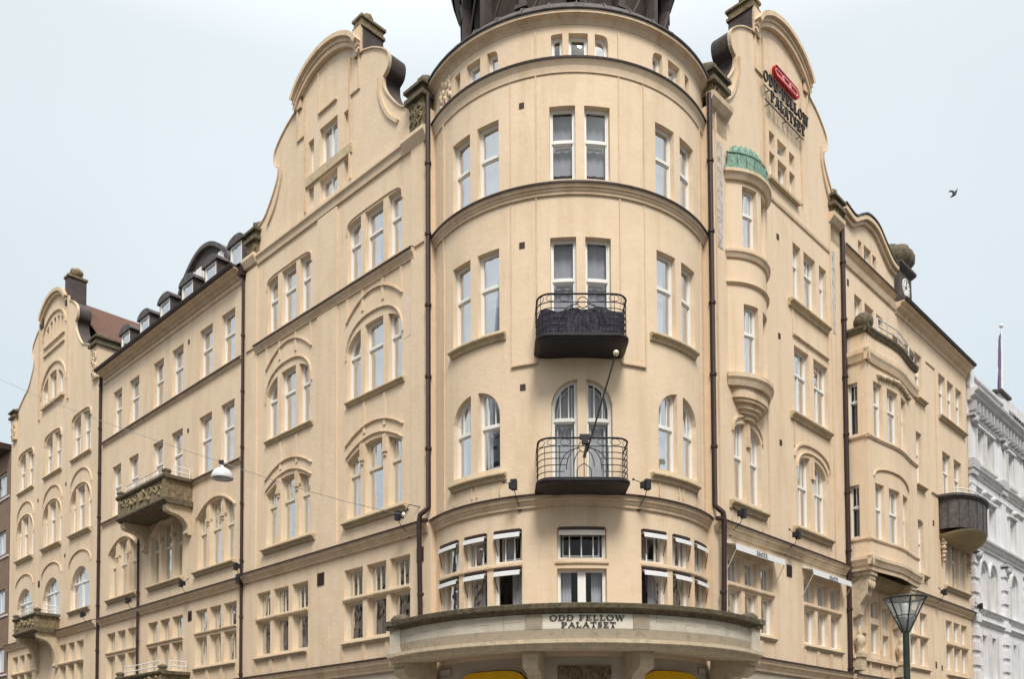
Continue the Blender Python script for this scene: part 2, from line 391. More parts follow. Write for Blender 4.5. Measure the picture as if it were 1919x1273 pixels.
# gable windows (cut into the gable face)
ops_GA = []
W(FL, [lt(10.69, 11.0, 19.85, 20.92), lt(9.46, 10.39, 19.82, 21.02), lt(8.86, 9.14, 19.85, 20.9), lt(10.69, 11.0, 18.74, 19.47), lt(9.46, 10.39, 18.74, 19.43), lt(8.86, 9.14, 18.76, 19.46)], (None, 0, 'side', 1), ops_GA)
# ---- left wall, middle section (14.85 .. 26.6)
for a in (((24.62, 25.46), (22.97, 23.87)), ((20.79, 21.66), (19.19, 20.09)), ((16.98, 17.91), (15.41, 16.33))):
    W(FL, [lt(*q, 15.6, 17.37) for q in a], (16.62, 0, 'net', 0), ops_L)
    W(FL, [lt(*q, 12.12, 14.2) for q in a], (13.35, 0, 'net', 0), ops_L)
for c in (24.33, 20.42, 16.66):
    f = parab(c, 1.35, 10.5, 10.98)
    W(FL, [lt(c+x0, c+x1, 8.72, 10.9, f) for x0, x1 in ((.62, 1.3), (-.42, .42), (-1.3, -.62))], (9.98, 2, 'side', 0), ops_L, paint='cream_paint')
for c in (24.4, 20.5, 16.63):
    q3 = [(c+.6, c+1.45), (c-.4, c+.4), (c-1.45, c-.6)]
    W(FL, [lt(*q, 6.38, 7.25, st=(None, 2, 'dark', 0)) for q in q3]+[lt(*q, 5.24, 6.28, st=(None, 1, 'side', 0)) for q in q3], (None, 0, 'dark', 0), ops_L, paint='cream_paint')
# ---- left wall, end gable section (26.8 .. 38.3)
for i, (c, hw) in enumerate(((28.86, 1.02), (32.32, 1.02), (36.0, 1.02))):
    W(FL, [lt(c+.12, c+hw, 15.6, 17.4, sup(c, hw, 17.0, 17.45, 3)), lt(c-hw, c-.15, 15.6, 17.4, sup(c, hw, 17.0, 17.45, 3))], (16.6, 0, 'part', 1), ops_L)
    f = sup(c, 1.2, 13.2, 14.2, 2.4)
    W(FL, [lt(c+.6, c+1.14, 12.15, 14.1, f), lt(c-.42, c+.42, 12.15, 14.1, f), lt(c-1.14, c-.6, 12.15, 14.1, f)], (13.4, 0, 'side', 0), ops_L)
    W(FL, [lt(c-1.1, c+1.1, 8.72, 10.57, sup(c, 1.12, 9.45, 10.6, 2))], (9.9, 3, 'net', 1), ops_L)
for c in (29.76, 36.2):
    q3 = [(c+.6, c+1.42), (c-.38, c+.38), (c-1.42, c-.6)]
    W(FL, [lt(*q, 6.45, 7.3, st=(None, 2, 'dark', 0)) for q in q3]+[lt(*q, 5.2, 6.35, st=(None, 1, 'side', 0)) for q in q3], (None, 0, 'dark', 0), ops_L, paint='cream_paint')
ops_GC = []
W(FL, [lt(31.2, 31.85, 19.08, 20.3, sup(32.5, 1.45, 19.5, 20.5, 2)), lt(32.05, 32.95, 19.08, 20.4, sup(32.5, 1.45, 19.5, 20.5, 2)), lt(33.15, 33.8, 19.08, 20.3, sup(32.5, 1.45, 19.5, 20.5, 2))], (None, 0, 'net', 0), ops_GC)
W(FL, [lt(31.3+i*.46, 31.6+i*.46, 22.1, 22.9, sup(32.4, 1.3, 22.3, 23.05, 2)) for i in range(5)], (None, 0, 'net', 0), ops_GC)
# ---- round corner tower
for a, md in ((((-99.2, -95.2), (-93, -86.2), (-83.7, -78.8)), 0), (((-140.1, -137), (-133.6, -126.9), (-123.8, -119.1)), 0), (((-60.9, -56.2), (-53.1, -46.4), (-43, -39.9)), 0)):
    c = (a[1][0]+a[1][1])/2; hw = (a[2][1]-a[0][0])/2+.3
    f = sup(c, hw, 19.02, 19.25, 6)
    W(FT, [lt(*q, 18.71, 19.25, f if q != a[1] else None) for q in a], (None, 0, 'net', 0), ops_T)
for i, a in enumerate((((-100, -90.9), (-87.7, -78.5)), ((-141.6, -131.9), (-128.4, -119)), ((-60, -50.5), (-47, -37.2)))):
    W(FT, [lt(*q, 15.66, 17.46) for q in a], (16.65, 0, 'grey', 0), ops_T)
    if i == 0: W(FT, [lt(*q, 11.5, 14.24, st=(13.25, 0, 'grey', 0)) for q in a], (13.35, 0, 'grey', 0), ops_T)
    elif i == 1: W(FT, [lt(*a[0], 12.2, 14.24, st=(13.38, 0, 'net', 0)), lt(*a[1], 12.2, 14.24, st=(13.38, 0, 'high', 0))], (13.38, 0, 'net', 0), ops_T)
    else: W(FT, [lt(*q, 12.2, 14.24) for q in a], (13.38, 0, 'net', 0), ops_T)
    c = (a[0][0]+a[1][1])/2; hw = (a[1][1]-a[0][0])/2
    f = sup(c, hw*1.02, 10.05, 10.8, 2.2)
    if i == 0: W(FT, [lt(*q, 8.2, 10.7, f) for q in a], (9.85, 2, 'net', 0), ops_T)
    else: W(FT, [lt(*q, 8.82, 10.7, f) for q in a], (9.92, 2, 'side' if i == 1 else 'net', 0), ops_T)
for a in (((-151.8, -138.5), (-135.7, -124.6), (-122, -110.7)), ((-68, -56.6), (-53.9, -43.2), (-40.4, -28.5))):
    W(FT, [lt(*q, 6.5, 7.28, st=(None, 2, 'part', 0)) for q in a]+[lt(*q, 5.24, 6.37, st=(None, 0, 'part', 0)) for q in a], (None, 0, 'dark', 0), ops_T)
W(FT, [lt(-98.3, -81.1, 6.5, 7.25, st=(None, 3, 'dark', 0)), lt(-98.3, -81.1, 4.95, 6.28, st=(None, 0, 'side', 1))], (None, 0, 'dark', 0), ops_T)
# ---- right wall
for a in (((5.72, 6.42), (6.6, 7.3), (7.48, 8.18)), ((10.06, 10.78), (10.96, 11.68), (11.86, 12.57))):
    W(FR, [lt(*q, 6.5, 7.2, st=(None, 2, 'part', 0)) for q in a]+[lt(*q, 5.27, 6.32, st=(None, 0, 'net', 0)) for q in a], (None, 0, 'dark', 0), ops_R)
f = sup(6.87, .74, 10.5, 10.95, 2.4)
W(FR, [lt(6.14, 6.76, 8.82, 10.7, f), lt(6.98, 7.6, 8.82, 10.7, f)], (10.0, 2, 'net', 0), ops_R)
f = sup(10.75, .98, 10.4, 10.95, 2.4)
W(FR, [lt(9.79, 10.62, 8.78, 10.7, f), lt(10.88, 11.72, 8.78, 10.7, f)], (10.0, 2, 'net', 1), ops_R)
W(FR, [lt(9.7, 10.66, 12.2, 14.18), lt(10.97, 11.97, 12.2, 14.18)], (13.4, 2, 'net', 1), ops_R)
W(FR, [lt(9.72, 10.23, 15.64, 17.33), lt(10.43, 11.22, 15.64, 17.33), lt(11.48, 11.98, 15.64, 17.33)], (16.75, 2, 'net', 0), ops_R)
for z0, z1, tz in ((12.15, 14.05, 13.3), (15.63, 17.3, 16.6)):
    W(FO, [lt(-27, -5, z0, z1), lt(5, 27, z0, z1)], (tz, 2, 'net', 0), ops_O)
ops_GR = []
W(FR, [lt(8.37, 8.70, 19.62, 20.08), lt(8.87, 9.43, 19.62, 20.08), lt(9.6, 9.95, 19.62, 20.06), lt(8.37, 8.70, 18.67, 19.46), lt(8.87, 9.43, 18.67, 19.46), lt(9.6, 9.95, 18.67, 19.46)], (None, 0, 'side', 0), ops_GR)
# ---- far right section (13.2 .. 25.3)
W(FR, [lt(14.5, 14.8, 18.82, 19.45), lt(14.97, 15.57, 18.82, 19.47), lt(15.7, 16.02, 18.82, 19.42)], (None, 0, 'part', 0), ops_R)
W(FR, [lt(14.1, 14.7, 15.6, 17.42), lt(14.94, 15.68, 15.6, 17.42), lt(15.92, 16.5, 15.6, 17.4)], (16.6, 0, 'side', 0), ops_R)
W(FR, [lt(17.34, 18.10, 15.6, 17.22), lt(18.42, 19.1, 15.6, 17.22)], (16.6, 0, 'side', 0), ops_R)
W(FR, [lt(19.45, 20.18, 15.58, 17.25)], (16.5, 0, 'net', 0), ops_R)
W(FR, [lt(22.0, 22.78, 15.56, 17.24), lt(23.0, 23.75, 15.56, 17.24), lt(24.0, 24.73, 15.56, 17.24)], (16.6, 0, 'net', 0), ops_R)
W(FR, [lt(19.3, 20.0, 12.2, 14.2)], (13.4, 0, 'net', 0), ops_R)
W(FR, [lt(19.33, 20.0, 8.8, 10.85, sup(19.66, .36, 10.6, 10.85, 3))], (10.0, 1, 'net', 0), ops_R)
W(FR, [lt(22.25, 23.2, 12.1, 14.15), lt(23.58, 24.5, 12.1, 14.15)], (13.4, 0, 'net', 1), ops_R)
f = sup(23.5, 1.3, 10.1, 10.8, 2.2)
W(FR, [lt(22.3, 22.95, 8.8, 10.7, f), lt(23.1, 23.9, 8.8, 10.7, f), lt(24.05, 24.68, 8.8, 10.7, f)], (9.9, 1, 'side', 0), ops_R)
W(FR, [lt(14.0, 14.6, 5.42, 6.02), lt(14.0, 14.6, 6.2, 6.9), lt(14.8, 15.62, 5.4, 6.4), lt(14.8, 15.62, 6.6, 7.2), lt(15.8, 16.45, 5.4, 6.1), lt(15.8, 16.45, 6.3, 7.05)], (None, 1, 'net', 0), ops_R)
q3 = [(18.43, 19.15), (19.42, 20.15)]
W(FR, [lt(*q, 6.46, 7.32, st=(None, 1, 'dark', 0)) for q in q3]+[lt(*q, 5.32, 6.38, st=(None, 0, 'net', 0)) for q in q3], (None, 0, 'dark', 0), ops_R)
q3 = [(22.2, 22.93), (23.1, 23.84), (24.0, 24.73)]
W(FR, [lt(*q, 6.55, 7.36, st=(None, 1, 'dark', 0)) for q in q3]+[lt(*q, 5.38, 6.47, st=(None, 0, 'side', 0)) for q in q3], (None, 0, 'dark', 0), ops_R)

# walls
SL0, SL1 = 5.28, 38.3; SR0, SR1 = 5.02, 25.35
mb = MB()
ground_L = [lt(a, b, .9, 3.4) for a, b in ((7, 9), (11.2, 13.4), (16, 18), (20, 22), (24, 26), (29, 31), (34, 36))]
ground_R = [lt(a, b, .9, 3.4) for a, b in ((7, 9), (10.4, 12.4), (14.4, 16.4), (19, 21), (22.4, 24.4))]
for l in ground_L+ground_R: l['depth'] = .35
wall_sheet(mb, FL, SL0, SL1, 4.45, 18.5, ops_L)
wall_sheet(mb, FR, SR0, SR1, 4.45, 18.5, [l for l in ops_R if l['z0'] < 18])
wall_sheet(mb, FT, -158, -24, 4.2, 19.66, ops_T)
# side returns into the recesses beside the tower and at the ends
mb.quad(FL(SL0, 0, 0), FL(SL0, 0, 19), FL(SL0, -1.2, 19), FL(SL0, -1.2, 0))
mb.quad(FR(SR0, 0, 0), FR(SR0, 0, 19), FR(SR0, -1.2, 19), FR(SR0, -1.2, 0))
mb.quad(FL(SL1, 0, 0), FL(SL1, 0, 18.5), FL(SL1, -12, 18.5), FL(SL1, -12, 0))
mb.quad(FR(SR1, 0, 0), FR(SR1, 0, 18.5), FR(SR1, -12, 18.5), FR(SR1, -12, 0))
wall = mb.build('wall', 'stucco', HB, fix=False)
mb = MB()
wall_sheet(mb, FL, SL0, SL1, 0, 4.45, ground_L); wall_sheet(mb, FR, SR0, SR1, 0, 4.45, ground_R)
mb.build('ground_floor_wall', 'grey_plaster', HB, fix=False)
for F, g in ((FL, ground_L), (FR, ground_R)):
    for l in g: W(F, [l], (2.7, 2, 'dark', 0), [])
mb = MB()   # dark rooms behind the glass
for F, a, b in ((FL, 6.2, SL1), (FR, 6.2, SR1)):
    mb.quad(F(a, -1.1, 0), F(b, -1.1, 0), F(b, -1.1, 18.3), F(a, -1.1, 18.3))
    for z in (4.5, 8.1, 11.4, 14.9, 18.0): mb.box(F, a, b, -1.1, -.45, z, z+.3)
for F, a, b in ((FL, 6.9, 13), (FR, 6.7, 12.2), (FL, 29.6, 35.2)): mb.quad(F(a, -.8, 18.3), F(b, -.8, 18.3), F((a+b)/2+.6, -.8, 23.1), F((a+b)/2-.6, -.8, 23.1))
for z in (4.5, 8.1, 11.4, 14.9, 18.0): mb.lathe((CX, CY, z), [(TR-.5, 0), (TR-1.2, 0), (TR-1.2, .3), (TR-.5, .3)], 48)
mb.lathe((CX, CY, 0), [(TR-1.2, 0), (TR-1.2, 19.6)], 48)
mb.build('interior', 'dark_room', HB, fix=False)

# ---- gables --------------------------------------------------------
def gable(F, pts, ops, cap, floor_z, parent, th=.6, uL=None, uR=None):
    """pts: outline over the ledge, from low side to low side; between uL and uR it is single-valued and may hold openings."""
    g = MB()
    if uL is None: uL, uR = pts[0][0], pts[-1][0]
    iL = min((i for i in range(len(pts)) if pts[i][0] >= uL-1e-3 and i > 0 and all(p[0] >= uL-1e-3 for p in pts[i:len(pts)//2])), default=0)
    iR = max((i for i in range(len(pts)) if pts[i][0] <= uR+1e-3 and all(p[0] <= uR+1e-3 for p in pts[len(pts)//2:i+1])), default=len(pts)-1)
    if pts[0][0] < uL-1e-3: g.add([F(u, 0, z) for u, z in pts[:iL+1]]+[F(pts[iL][0], 0, floor_z), F(pts[0][0], 0, floor_z)], [tuple(range(iL+3))])
    if pts[-1][0] > uR+1e-3: w_ = pts[iR:]; g.add([F(u, 0, z) for u, z in w_]+[F(w_[-1][0], 0, floor_z), F(w_[0][0], 0, floor_z)], [tuple(range(len(w_)+2))])
    mid = pts[iL:iR+1]; us = sorted({p[0] for p in mid} | {l['u0'] for l in ops} | {l['u1'] for l in ops})
    def top(u):
        for a, b in zip(mid, mid[1:]):
            if a[0] <= u <= b[0] and b[0] > a[0]: return a[1]+(b[1]-a[1])*(u-a[0])/(b[0]-a[0])
        return floor_z
    for ua, ub in zip(us, us[1:]):
        if ub-ua < 1e-6: continue
        ta, tb = top(ua+1e-5), top(ub-1e-5); cu = (ua+ub)/2
        hs = sorted([(l['z0'], l['z1']) for l in ops if l['u0'] < cu < l['u1']])
        z = floor_z
        for h0, h1 in hs:
            if h0 > z+1e-6: g.quad(F(ua, 0, z), F(ub, 0, z), F(ub, 0, h0), F(ua, 0, h0))
            z = h1
        g.quad(F(ua, 0, z), F(ub, 0, z), F(ub, 0, tb), F(ua, 0, ta))
    for l in ops:
        n = 12; a, b, c, d = l['u0'], l['u1'], l['z0'], l['z1']; tp = l.get('top') or (lambda u: d)
        P = [(a+(b-a)*i/n, tp(a+(b-a)*i/n)) for i in range(n+1)]
        if l.get('top'):
            for i in range(n): g.quad(F(P[i][0], 0, P[i][1]), F(P[i+1][0], 0, P[i+1][1]), F(P[i+1][0], 0, d), F(P[i][0], 0, d))
        for i in range(n): g.quad(F(P[i][0], 0, P[i][1]), F(P[i+1][0], 0, P[i+1][1]), F(P[i+1][0], -.2, P[i+1][1]), F(P[i][0], -.2, P[i][1]))
        for u, zt in (P[0], P[-1]): g.quad(F(u, 0, c), F(u, 0, zt), F(u, -.2, zt), F(u, -.2, c))
        g.quad(F(a, 0, c), F(b, 0, c), F(b, -.2, c), F(a, -.2, c))
    o = g.build('gable', 'stucco', parent, fix=False)
    # metal-clad thickness and back
    k = MB(); n = len(pts)
    for a, b in zip(pts, pts[1:]): k.quad(F(a[0], -.02, a[1]), F(b[0], -.02, b[1]), F(b[0], -th, b[1]), F(a[0], -th, a[1]))
    k.add([F(u, -th, z) for u, z in pts]+[F(pts[-1][0], -th, floor_z), F(pts[0][0], -th, floor_z)], [tuple(range(len(pts)+2))])
    k.build('coping_sheet', 'roof_dark', o, fix=False)
    # raised border following the outline
    m = MB(); m.band(F, pts, .035, -.06, .045); m.build('border_moulding', 'trim', o)
    return o
def smooth(pts, n=5):
    """Catmull-Rom through points; a point given as (u,z,'c') is a corner."""
    segs = []; cur = [pts[0][:2]]
    for p in pts[1:]:
        cur.append(p[:2])
        if len(p) > 2: segs.append(cur); cur = [p[:2]]
    if len(cur) > 1: segs.append(cur)
    out = []
    for s in segs:
        if len(s) == 2: q = s
        else:
            q = []
            for i in range(len(s)-1):
                p0 = s[max(0, i-1)]; p1 = s[i]; p2 = s[i+1]; p3 = s[min(len(s)-1, i+2)]
                for j in range(n):
                    t = j/n; q.append(tuple(.5*(2*p1[d]+(p2[d]-p0[d])*t+(2*p0[d]-5*p1[d]+4*p2[d]-p3[d])*t*t+(3*p1[d]-p0[d]-3*p2[d]+p3[d])*t**3) for d in (0, 1)))
            q.append(s[-1])
        out += q if not out else q[1:]
    return out
# outline in local coordinates, x from the axis outwards on one side; heights absolute
half = [(4.0, 19.45), (3.5, 19.66), (3.0, 20.2), (2.74, 20.62), (2.7, 20.95, 'c'), (2.92, 21.13), (2.9, 21.55), (2.32, 22.0), (1.66, 22.26, 'c'), (1.62, 22.55, 'c')]
crown = [(1.62, 22.55), (1.35, 22.88), (.75, 23.2), (0, 23.32)]
def mono(p):                               # keep u strictly ascending (single-valued outline)
    o = [p[0]]
    for q in p[1:]: o.append((max(q[0], o[-1][0]+1e-4), q[1]))
    return o
def make_outline(c, sh, dz=0, hw=1.):
    l = smooth([(c+sh-x*hw, z+dz, *r) for x, z, *r in half])[:-1]
    cr_ = smooth([(c+sh-x*hw, z+dz) for x, z in crown]+[(c+sh+x*hw, z+dz) for x, z in crown[::-1][1:]])
    r = smooth([(c+sh+x*hw, z+dz, *q) for x, z, *q in half])[:-1][::-1]
    return l+mono(cr_)+r, cr_
gabs = []
for F, c, ops, flz, dz, pedside in ((FL, 9.97, ops_GA, 18.5, 0, -1), (FR, 9.2, ops_GR, 18.5, .25, -1)):
    pts, crn = make_outline(c, 0, dz)
    g = gable(F, pts, ops, None, flz, HB, uL=c-1.62, uR=c+1.62); gabs.append(g)
    # heavy projecting hood over the crown
    m = MB()
    base = [(u, z-.36) for u, z in crn]
    m.band(F, base, .14, -.02, .14); m.band(F, [(u, z-.22) for u, z in crn], .12, -.02, .18); m.band(F, [(u, z-.1) for u, z in crn], .13, -.05, .27)
    m.build('crown_moulding', 'trim', g)
    # pedestals either side of the crown
    for sgn, zt in ((pedside, 23.3+dz*.8), (-pedside, 22.75+dz)):
        m = MB(); u = c+sgn*1.55
        m.box(F, u-.18, u+.18, -.75, .02, 22.2+dz, zt-.3); m.build('pedestal', 'roof_dark', g)
        m = MB(); m.box(F, u-.22, u+.22, -.8, .07, zt-.3, zt-.22); m.box(F, u-.19, u+.19, -.75, .04, zt-.22, zt-.04); m.box(F, u-.24, u+.24, -.82, .08, zt-.04, zt+.03)
        m.blob(F(u, -.3, zt+.13), .17, 3, (1, 1, 1.1), .2); m.build('pedestal_cap', 'carved_stone', g)
        m = MB(); m.box(F, u-.18, u+.18, -.02, .08, 22.2+dz, zt-.3); m.build('pedestal_face', 'trim', g)
    # inner framed panel and relief lines
    m = MB(); w0 = 1.62
    for s_ in (-1, 1):
        u = c+s_*1.16; m.box(F, u-.035, u+.035, -.01, .055, 18.75, 22.35+dz)
        m.box(F, c+s_*1.6-.03, c+s_*1.6+.03, -.01, .05, 21.25+dz, 22.2+dz)
        a, b = sorted((c+s_*1.16, c+s_*1.63)); m.box(F, a, b, -.01, .05, 21.2+dz, 21.26+dz)
        m.band(F, smooth([(c+s_*x, z+dz) for x, z in ((3.4, 19.35), (2.95, 19.8), (2.62, 20.5), (2.58, 21.0))][::s_ if s_ < 0 else 1]), .1, -.01, .06)
    if F is FL: m.box(F, c-.5, c+.45, -.01, .07, 21.47, 21.52); m.box(F, c+.42, c+.47, -.01, .05, 21.5, 22.8)
    m.build('relief', 'trim', g)
    m = MB()
    if F is FL: m.box(F, 8.72, 11.1, -.02, .06, 19.5, 19.78)
    else: m.box(F, 8.25, 10.1, -.02, .12, 18.56, 18.65)
    m.build('window_band', 'sill_stone', g)
# end gable on the left: narrower, two pedestals
c = 32.4
ptsC, crnC = make_outline(c, 0, 1.0, .98)
ptsC = [(c-5.2, 19.9)]+ptsC+[(c+5.6, 19.6)]
g = gable(FL, ptsC, ops_GC, None, 18.5, HB, uL=c-1.62*.98, uR=c+1.62*.98)
m = MB(); m.band(FL, [(u, z-.32) for u, z in crnC], .12, -.02, .12); m.band(FL, [(u, z-.18) for u, z in crnC], .16, -.04, .2); m.build('crown_moulding', 'trim', g)
for sgn, zt in ((-1, 24.35), (1, 23.75)):
    u = c+sgn*1.62; m = MB(); m.box(FL, u-.22, u+.22, -.75, .05, 23.1, zt); m.build('pedestal', 'roof_dark', g)
    m = MB(); m.box(FL, u-.28, u+.28, -.8, .1, zt, zt+.1); m.blob(FL(u, -.35, zt+.3), .3, 5, (1, 1, .9), .15); m.build('pedestal_cap', 'carved_stone', g)
m = MB()
m.band(FL, [(c-1.45*cos(a*pi/12), 22.35+.95*sin(a*pi/12)) for a in range(13)], .08, -.01, .07)
m.band(FL, [(c-1.6*cos(a*pi/12), 19.6+1.25*sin(a*pi/12)) for a in range(13)], .08, -.01, .07)
for zz in (21.9, 21.5): m.box(FL, c-1.35, c+1.35, -.01, .08, zz, zz+.07)
for s_ in (-1, 1): m.box(FL, c+s_*1.85-.08, c+s_*1.85+.08, -.01, .07, 18.6, 23.4)
m.box(FL, c-1.4, c+1.4, -.01, .14, 18.92, 19.04)
m.build('relief', 'trim', g)

# ---- horizontal mouldings -----------------------------------------
def cornice(F, a, b, z, nm='cornice', m='trim', pr=.2, h=.28):
    q = MB(); q.ledge(F, a, b, [(-.02, z-h), (pr*.3, z-h), (pr*.35, z-h*.8), (pr*.55, z-h*.66), (pr*.6, z-h*.5), (pr*.85, z-h*.42), (pr*.9, z-h*.2), (pr, z-h*.14), (pr, z-.03), (pr*.92, z), (-.02, z+.04)])
    o = q.build(nm, m, HB)
    q = MB(); q.ledge(F, a, b, [(-.01, z+.042), (pr+.015, z+.003), (pr+.03, z-.03), (pr+.03, z+.012), (-.01, z+.075)]); q.build('flashing', 'pipe_brown', o)
    return o
cornice(FL, SL0+.1, 14.66, 8.0); cornice(FL, 14.86, 26.5, 7.93); cornice(FL, 26.9, SL1, 7.95, pr=.22)
cornice(FT, -156, -27, 8.02, pr=.17)
cornice(FR, SR0+.12, 12.95, 8.0); cornice(FR, 17.6, SR1, 8.0)
cornice(FT, -156, -27, 15.5, pr=.15, h=.24)
q = MB(); q.ledge(FT, -156, -27, [(-.02, 18.27), (.03, 18.27), (.035, 18.31), (.06, 18.42), (.12, 18.52), (.12, 18.57), (-.02, 18.62)]); cb = q.build('string_course', 'stucco', HB)
q = MB(); q.ledge(FT, -156, -27, [(-.01, 18.625), (.13, 18.573), (.15, 18.54), (.155, 18.585), (-.01, 18.66)]); q.build('flashing', 'pipe_brown', cb)
# crowning cornice of the round corner, with joints at the pilaster strips
q = MB(); q.ledge(FT, -158, -24, [(-.05, 19.46), (.01, 19.46), (.03, 19.5), (.08, 19.56), (.16, 19.6), (.2, 19.61), (.2, 19.68), (-.05, 19.7)]); q.build('cornice', 'trim', HB)
q = MB()
for a in (-104.8, -75.1): q.box(FT, a-.25, a+.25, -.01, .02, 15.55, 18.3); q.box(FT, a-.25, a+.25, -.01, .03, 18.62, 19.35); q.box(FT, a-.2, a+.2, -.01, .03, 11.2, 15.25); q.cut()
for a in (-114.3, -65.3): q.box(FT, a-.15, a+.15, -.01, .02, 15.55, 18.3); q.box(FT, a-.15, a+.15, -.01, .02, 11.25, 15.25); q.cut()
for a in (-147.7, -31.5): q.box(FT, a-.4, a+.4, -.01, .035, 8.1, 15.25); q.box(FT, a-.4, a+.4, -.01, .035, 15.55, 18.3); q.cut()
for a, b in ((-114.3, -105), (-74.9, -65.3)): q.ledge(FT, a, b, [(-.01, 11.2), (.06, 11.2), (.06, 11.24), (-.01, 11.26)]); q.cut()
for c in (-130.2, -49): q.box(FT, c-1.4, c-1.0, -.01, .03, 8.2, 8.5); q.box(FT, c+1.0, c+1.4, -.01, .03, 8.2, 8.5); q.box(FT, c-11.2, c-10.9, -.01, .03, 8.15, 8.52); q.box(FT, c+10.9, c+11.2, -.01, .03, 8.15, 8.52); q.cut()
q.build_each('pilaster_strip', 'trim', HB)
q = MB(); rn = random.Random(5)
for i in range(26):
    q.blob(FT(-150+rn.uniform(0, 7), -.01, 18.8+rn.uniform(0, .6)), rn.uniform(.04, .08), i, (1, 1, 1.5), .3, 7, 5)
q.build('relief_figures', 'stucco', HB)
# gable base ledges
q = MB(); q.ledge(FL, 5.35, 6.3, [(-.02, 18.2), (.05, 18.2), (.12, 18.3), (.2, 18.42), (.2, 18.52), (-.02, 18.58)])
q.ledge(FL, 6.3, 13.9, [(-.02, 18.22), (.06, 18.22), (.08, 18.4), (.14, 18.44), (.14, 18.52), (-.02, 18.57)]); q.ledge(FL, 13.9, 14.7, [(-.02, 18.3), (.1, 18.3), (.2, 18.5), (.2, 18.6), (-.02, 18.6)]); q.build('gable_ledge', 'stucco', HB)
q = MB(); q.ledge(FR, 8.0, 12.2, [(-.02, 18.0), (.04, 18.02), (.05, 18.1), (-.02, 18.12)]); q.cut(); q.ledge(FR, SR0, 6.0, [(-.02, 19.0), (.08, 19.05), (.2, 19.2), (.22, 19.32), (-.02, 19.36)]); q.cut(); q.ledge(FR, 12.2, 13.05, [(-.02, 19.0), (.08, 19.05), (.2, 19.2), (.22, 19.32), (-.02, 19.36)]); q.cut(); q.build_each('gable_ledge', 'trim', HB)
cornice(FL, 5.9, 14.0, 15.47, pr=.14, h=.24, nm='string_course')
for a, b, z in ((14.9, 26.45, 15.45), (14.9, 26.45, 11.99)): cornice(FL, a, b, z, pr=.09, h=.13, nm='string_course')
q = MB(); q.ledge(FL, 14.9, 26.45, [(-.01, 17.98), (.05, 18.0), (.05, 18.06), (-.01, 18.1)]); q.build('string_course', 'trim', HB)
q = MB(); q.ledge(FL, 14.88, 26.45, [(-.02, 18.2), (.05, 18.21), (.08, 18.28), (.2, 18.31), (.24, 18.37), (.36, 18.38), (.36, 18.41), (-.1, 18.42)]); q.build('eaves', 'trim', HB)
q = MB(); q.ledge(FL, 14.88, 26.45, [(.15, 18.422), (.43, 18.42), (.47, 18.5), (.44, 18.54), (.38, 18.5), (.15, 18.5)]); q.build('gutter', 'roof_dark', HB)
for F, a, b in ((FL, SL0+.1, 14.66), (FL, 14.86, 26.5), (FL, 26.9, SL1), (FR, SR0+1.5, 13.0), (FR, 13.2, SR1)):
    cornice(F, a, b, 4.56, nm='ground_cornice', pr=.22, h=.34)
# pilasters and recessed-field frames on the left gabled section
q = MB()
for a, b in ((13.93, 14.62), (9.42, 10.42), (5.5, 6.02)):
    q.box(FL, a, b, -.01, .045, 8.04, 15.2); q.box(FL, a, b, -.01, .045, 15.5, 18.2); q.cut()
for c, hw in ((12.07, 1.27), (7.7, 1.24)):
    for x in (-.42, .5): q.box(FL, c+x-.05, c+x+.05, -.01, .03, 14.6, 15.22); q.cut()
    for x in (-.5, .42): q.box(FL, c+x-.05, c+x+.05, -.01, .03, 11.05, 11.95); q.cut()
    for s_ in (-1, 1): q.box(FL, c+s_*hw-.06 if s_ > 0 else c-hw-.03, c+hw+.03 if s_ > 0 else c-hw+.06, -.01, .03, 14.5, 15.22); q.cut()
q.build_each('pilaster', 'stucco', HB)
def hood(F, c, hw, ze, zm, wd=.035, pr=.055, p=2., flare=0, nm='hood_mould', parent=None):
    f = sup(c, hw, ze, zm, p) if p else parab(c, hw, ze, zm)
    n = 16; path = [(c-hw*cos(pi*i/n), f(c-hw*cos(pi*i/n))) for i in range(n+1)]
    if flare: path = [(c-hw-flare, ze)]+path+[(c+hw+flare, ze)]
    m = MB(); m.band(F, path, wd, -.01, pr); return m.build(nm, 'trim', parent or HB)
for c, hw in ((12.07, 1.3), (7.7, 1.28)):
    hood(FL, c, hw, 14.45, 15.05, p=0); hood(FL, c, hw, 13.4, 14.42, p=2.4, pr=.05)
    hood(FL, c, hw+.03, 10.85, 11.28, p=0); hood(FL, c, hw, 10.5, 10.92, p=0, wd=.03, pr=.05)
    hood(FL, c, hw-.02, 17.1, 17.5, p=5, wd=.035, pr=.03)
for c in (24.33, 20.42, 16.66): hood(FL, c, 1.36, 10.52, 11.06, wd=.05, pr=.06, p=0)
for c in (28.86, 32.32, 36.0):
    hood(FL, c, 1.2, 14.15, 14.95, p=2); hood(FL, c, 1.2, 13.3, 14.3, wd=.03, pr=.05, p=2.3); hood(FL, c, 1.25, 10.7, 11.3, p=2)
    hood(FL, c, 1.08, 17.1, 17.55, p=3.5, wd=.05, pr=.06)
hood(FR, 10.78, 1.15, 10.78, 11.3, p=2.3, wd=.06); hood(FR, 10.78, 1.0, 10.5, 11.08, p=2.3, wd=.03, pr=.05)
hood(FR, 6.87, .78, 10.6, 11.12, p=2.3, wd=.06)
q = MB(); q.ledge(FR, 9.6, 12.0, [(-.01, 14.42), (.07, 14.45), (.07, 14.49), (-.01, 14.51)]); q.build('hood_mould', 'trim', HB)
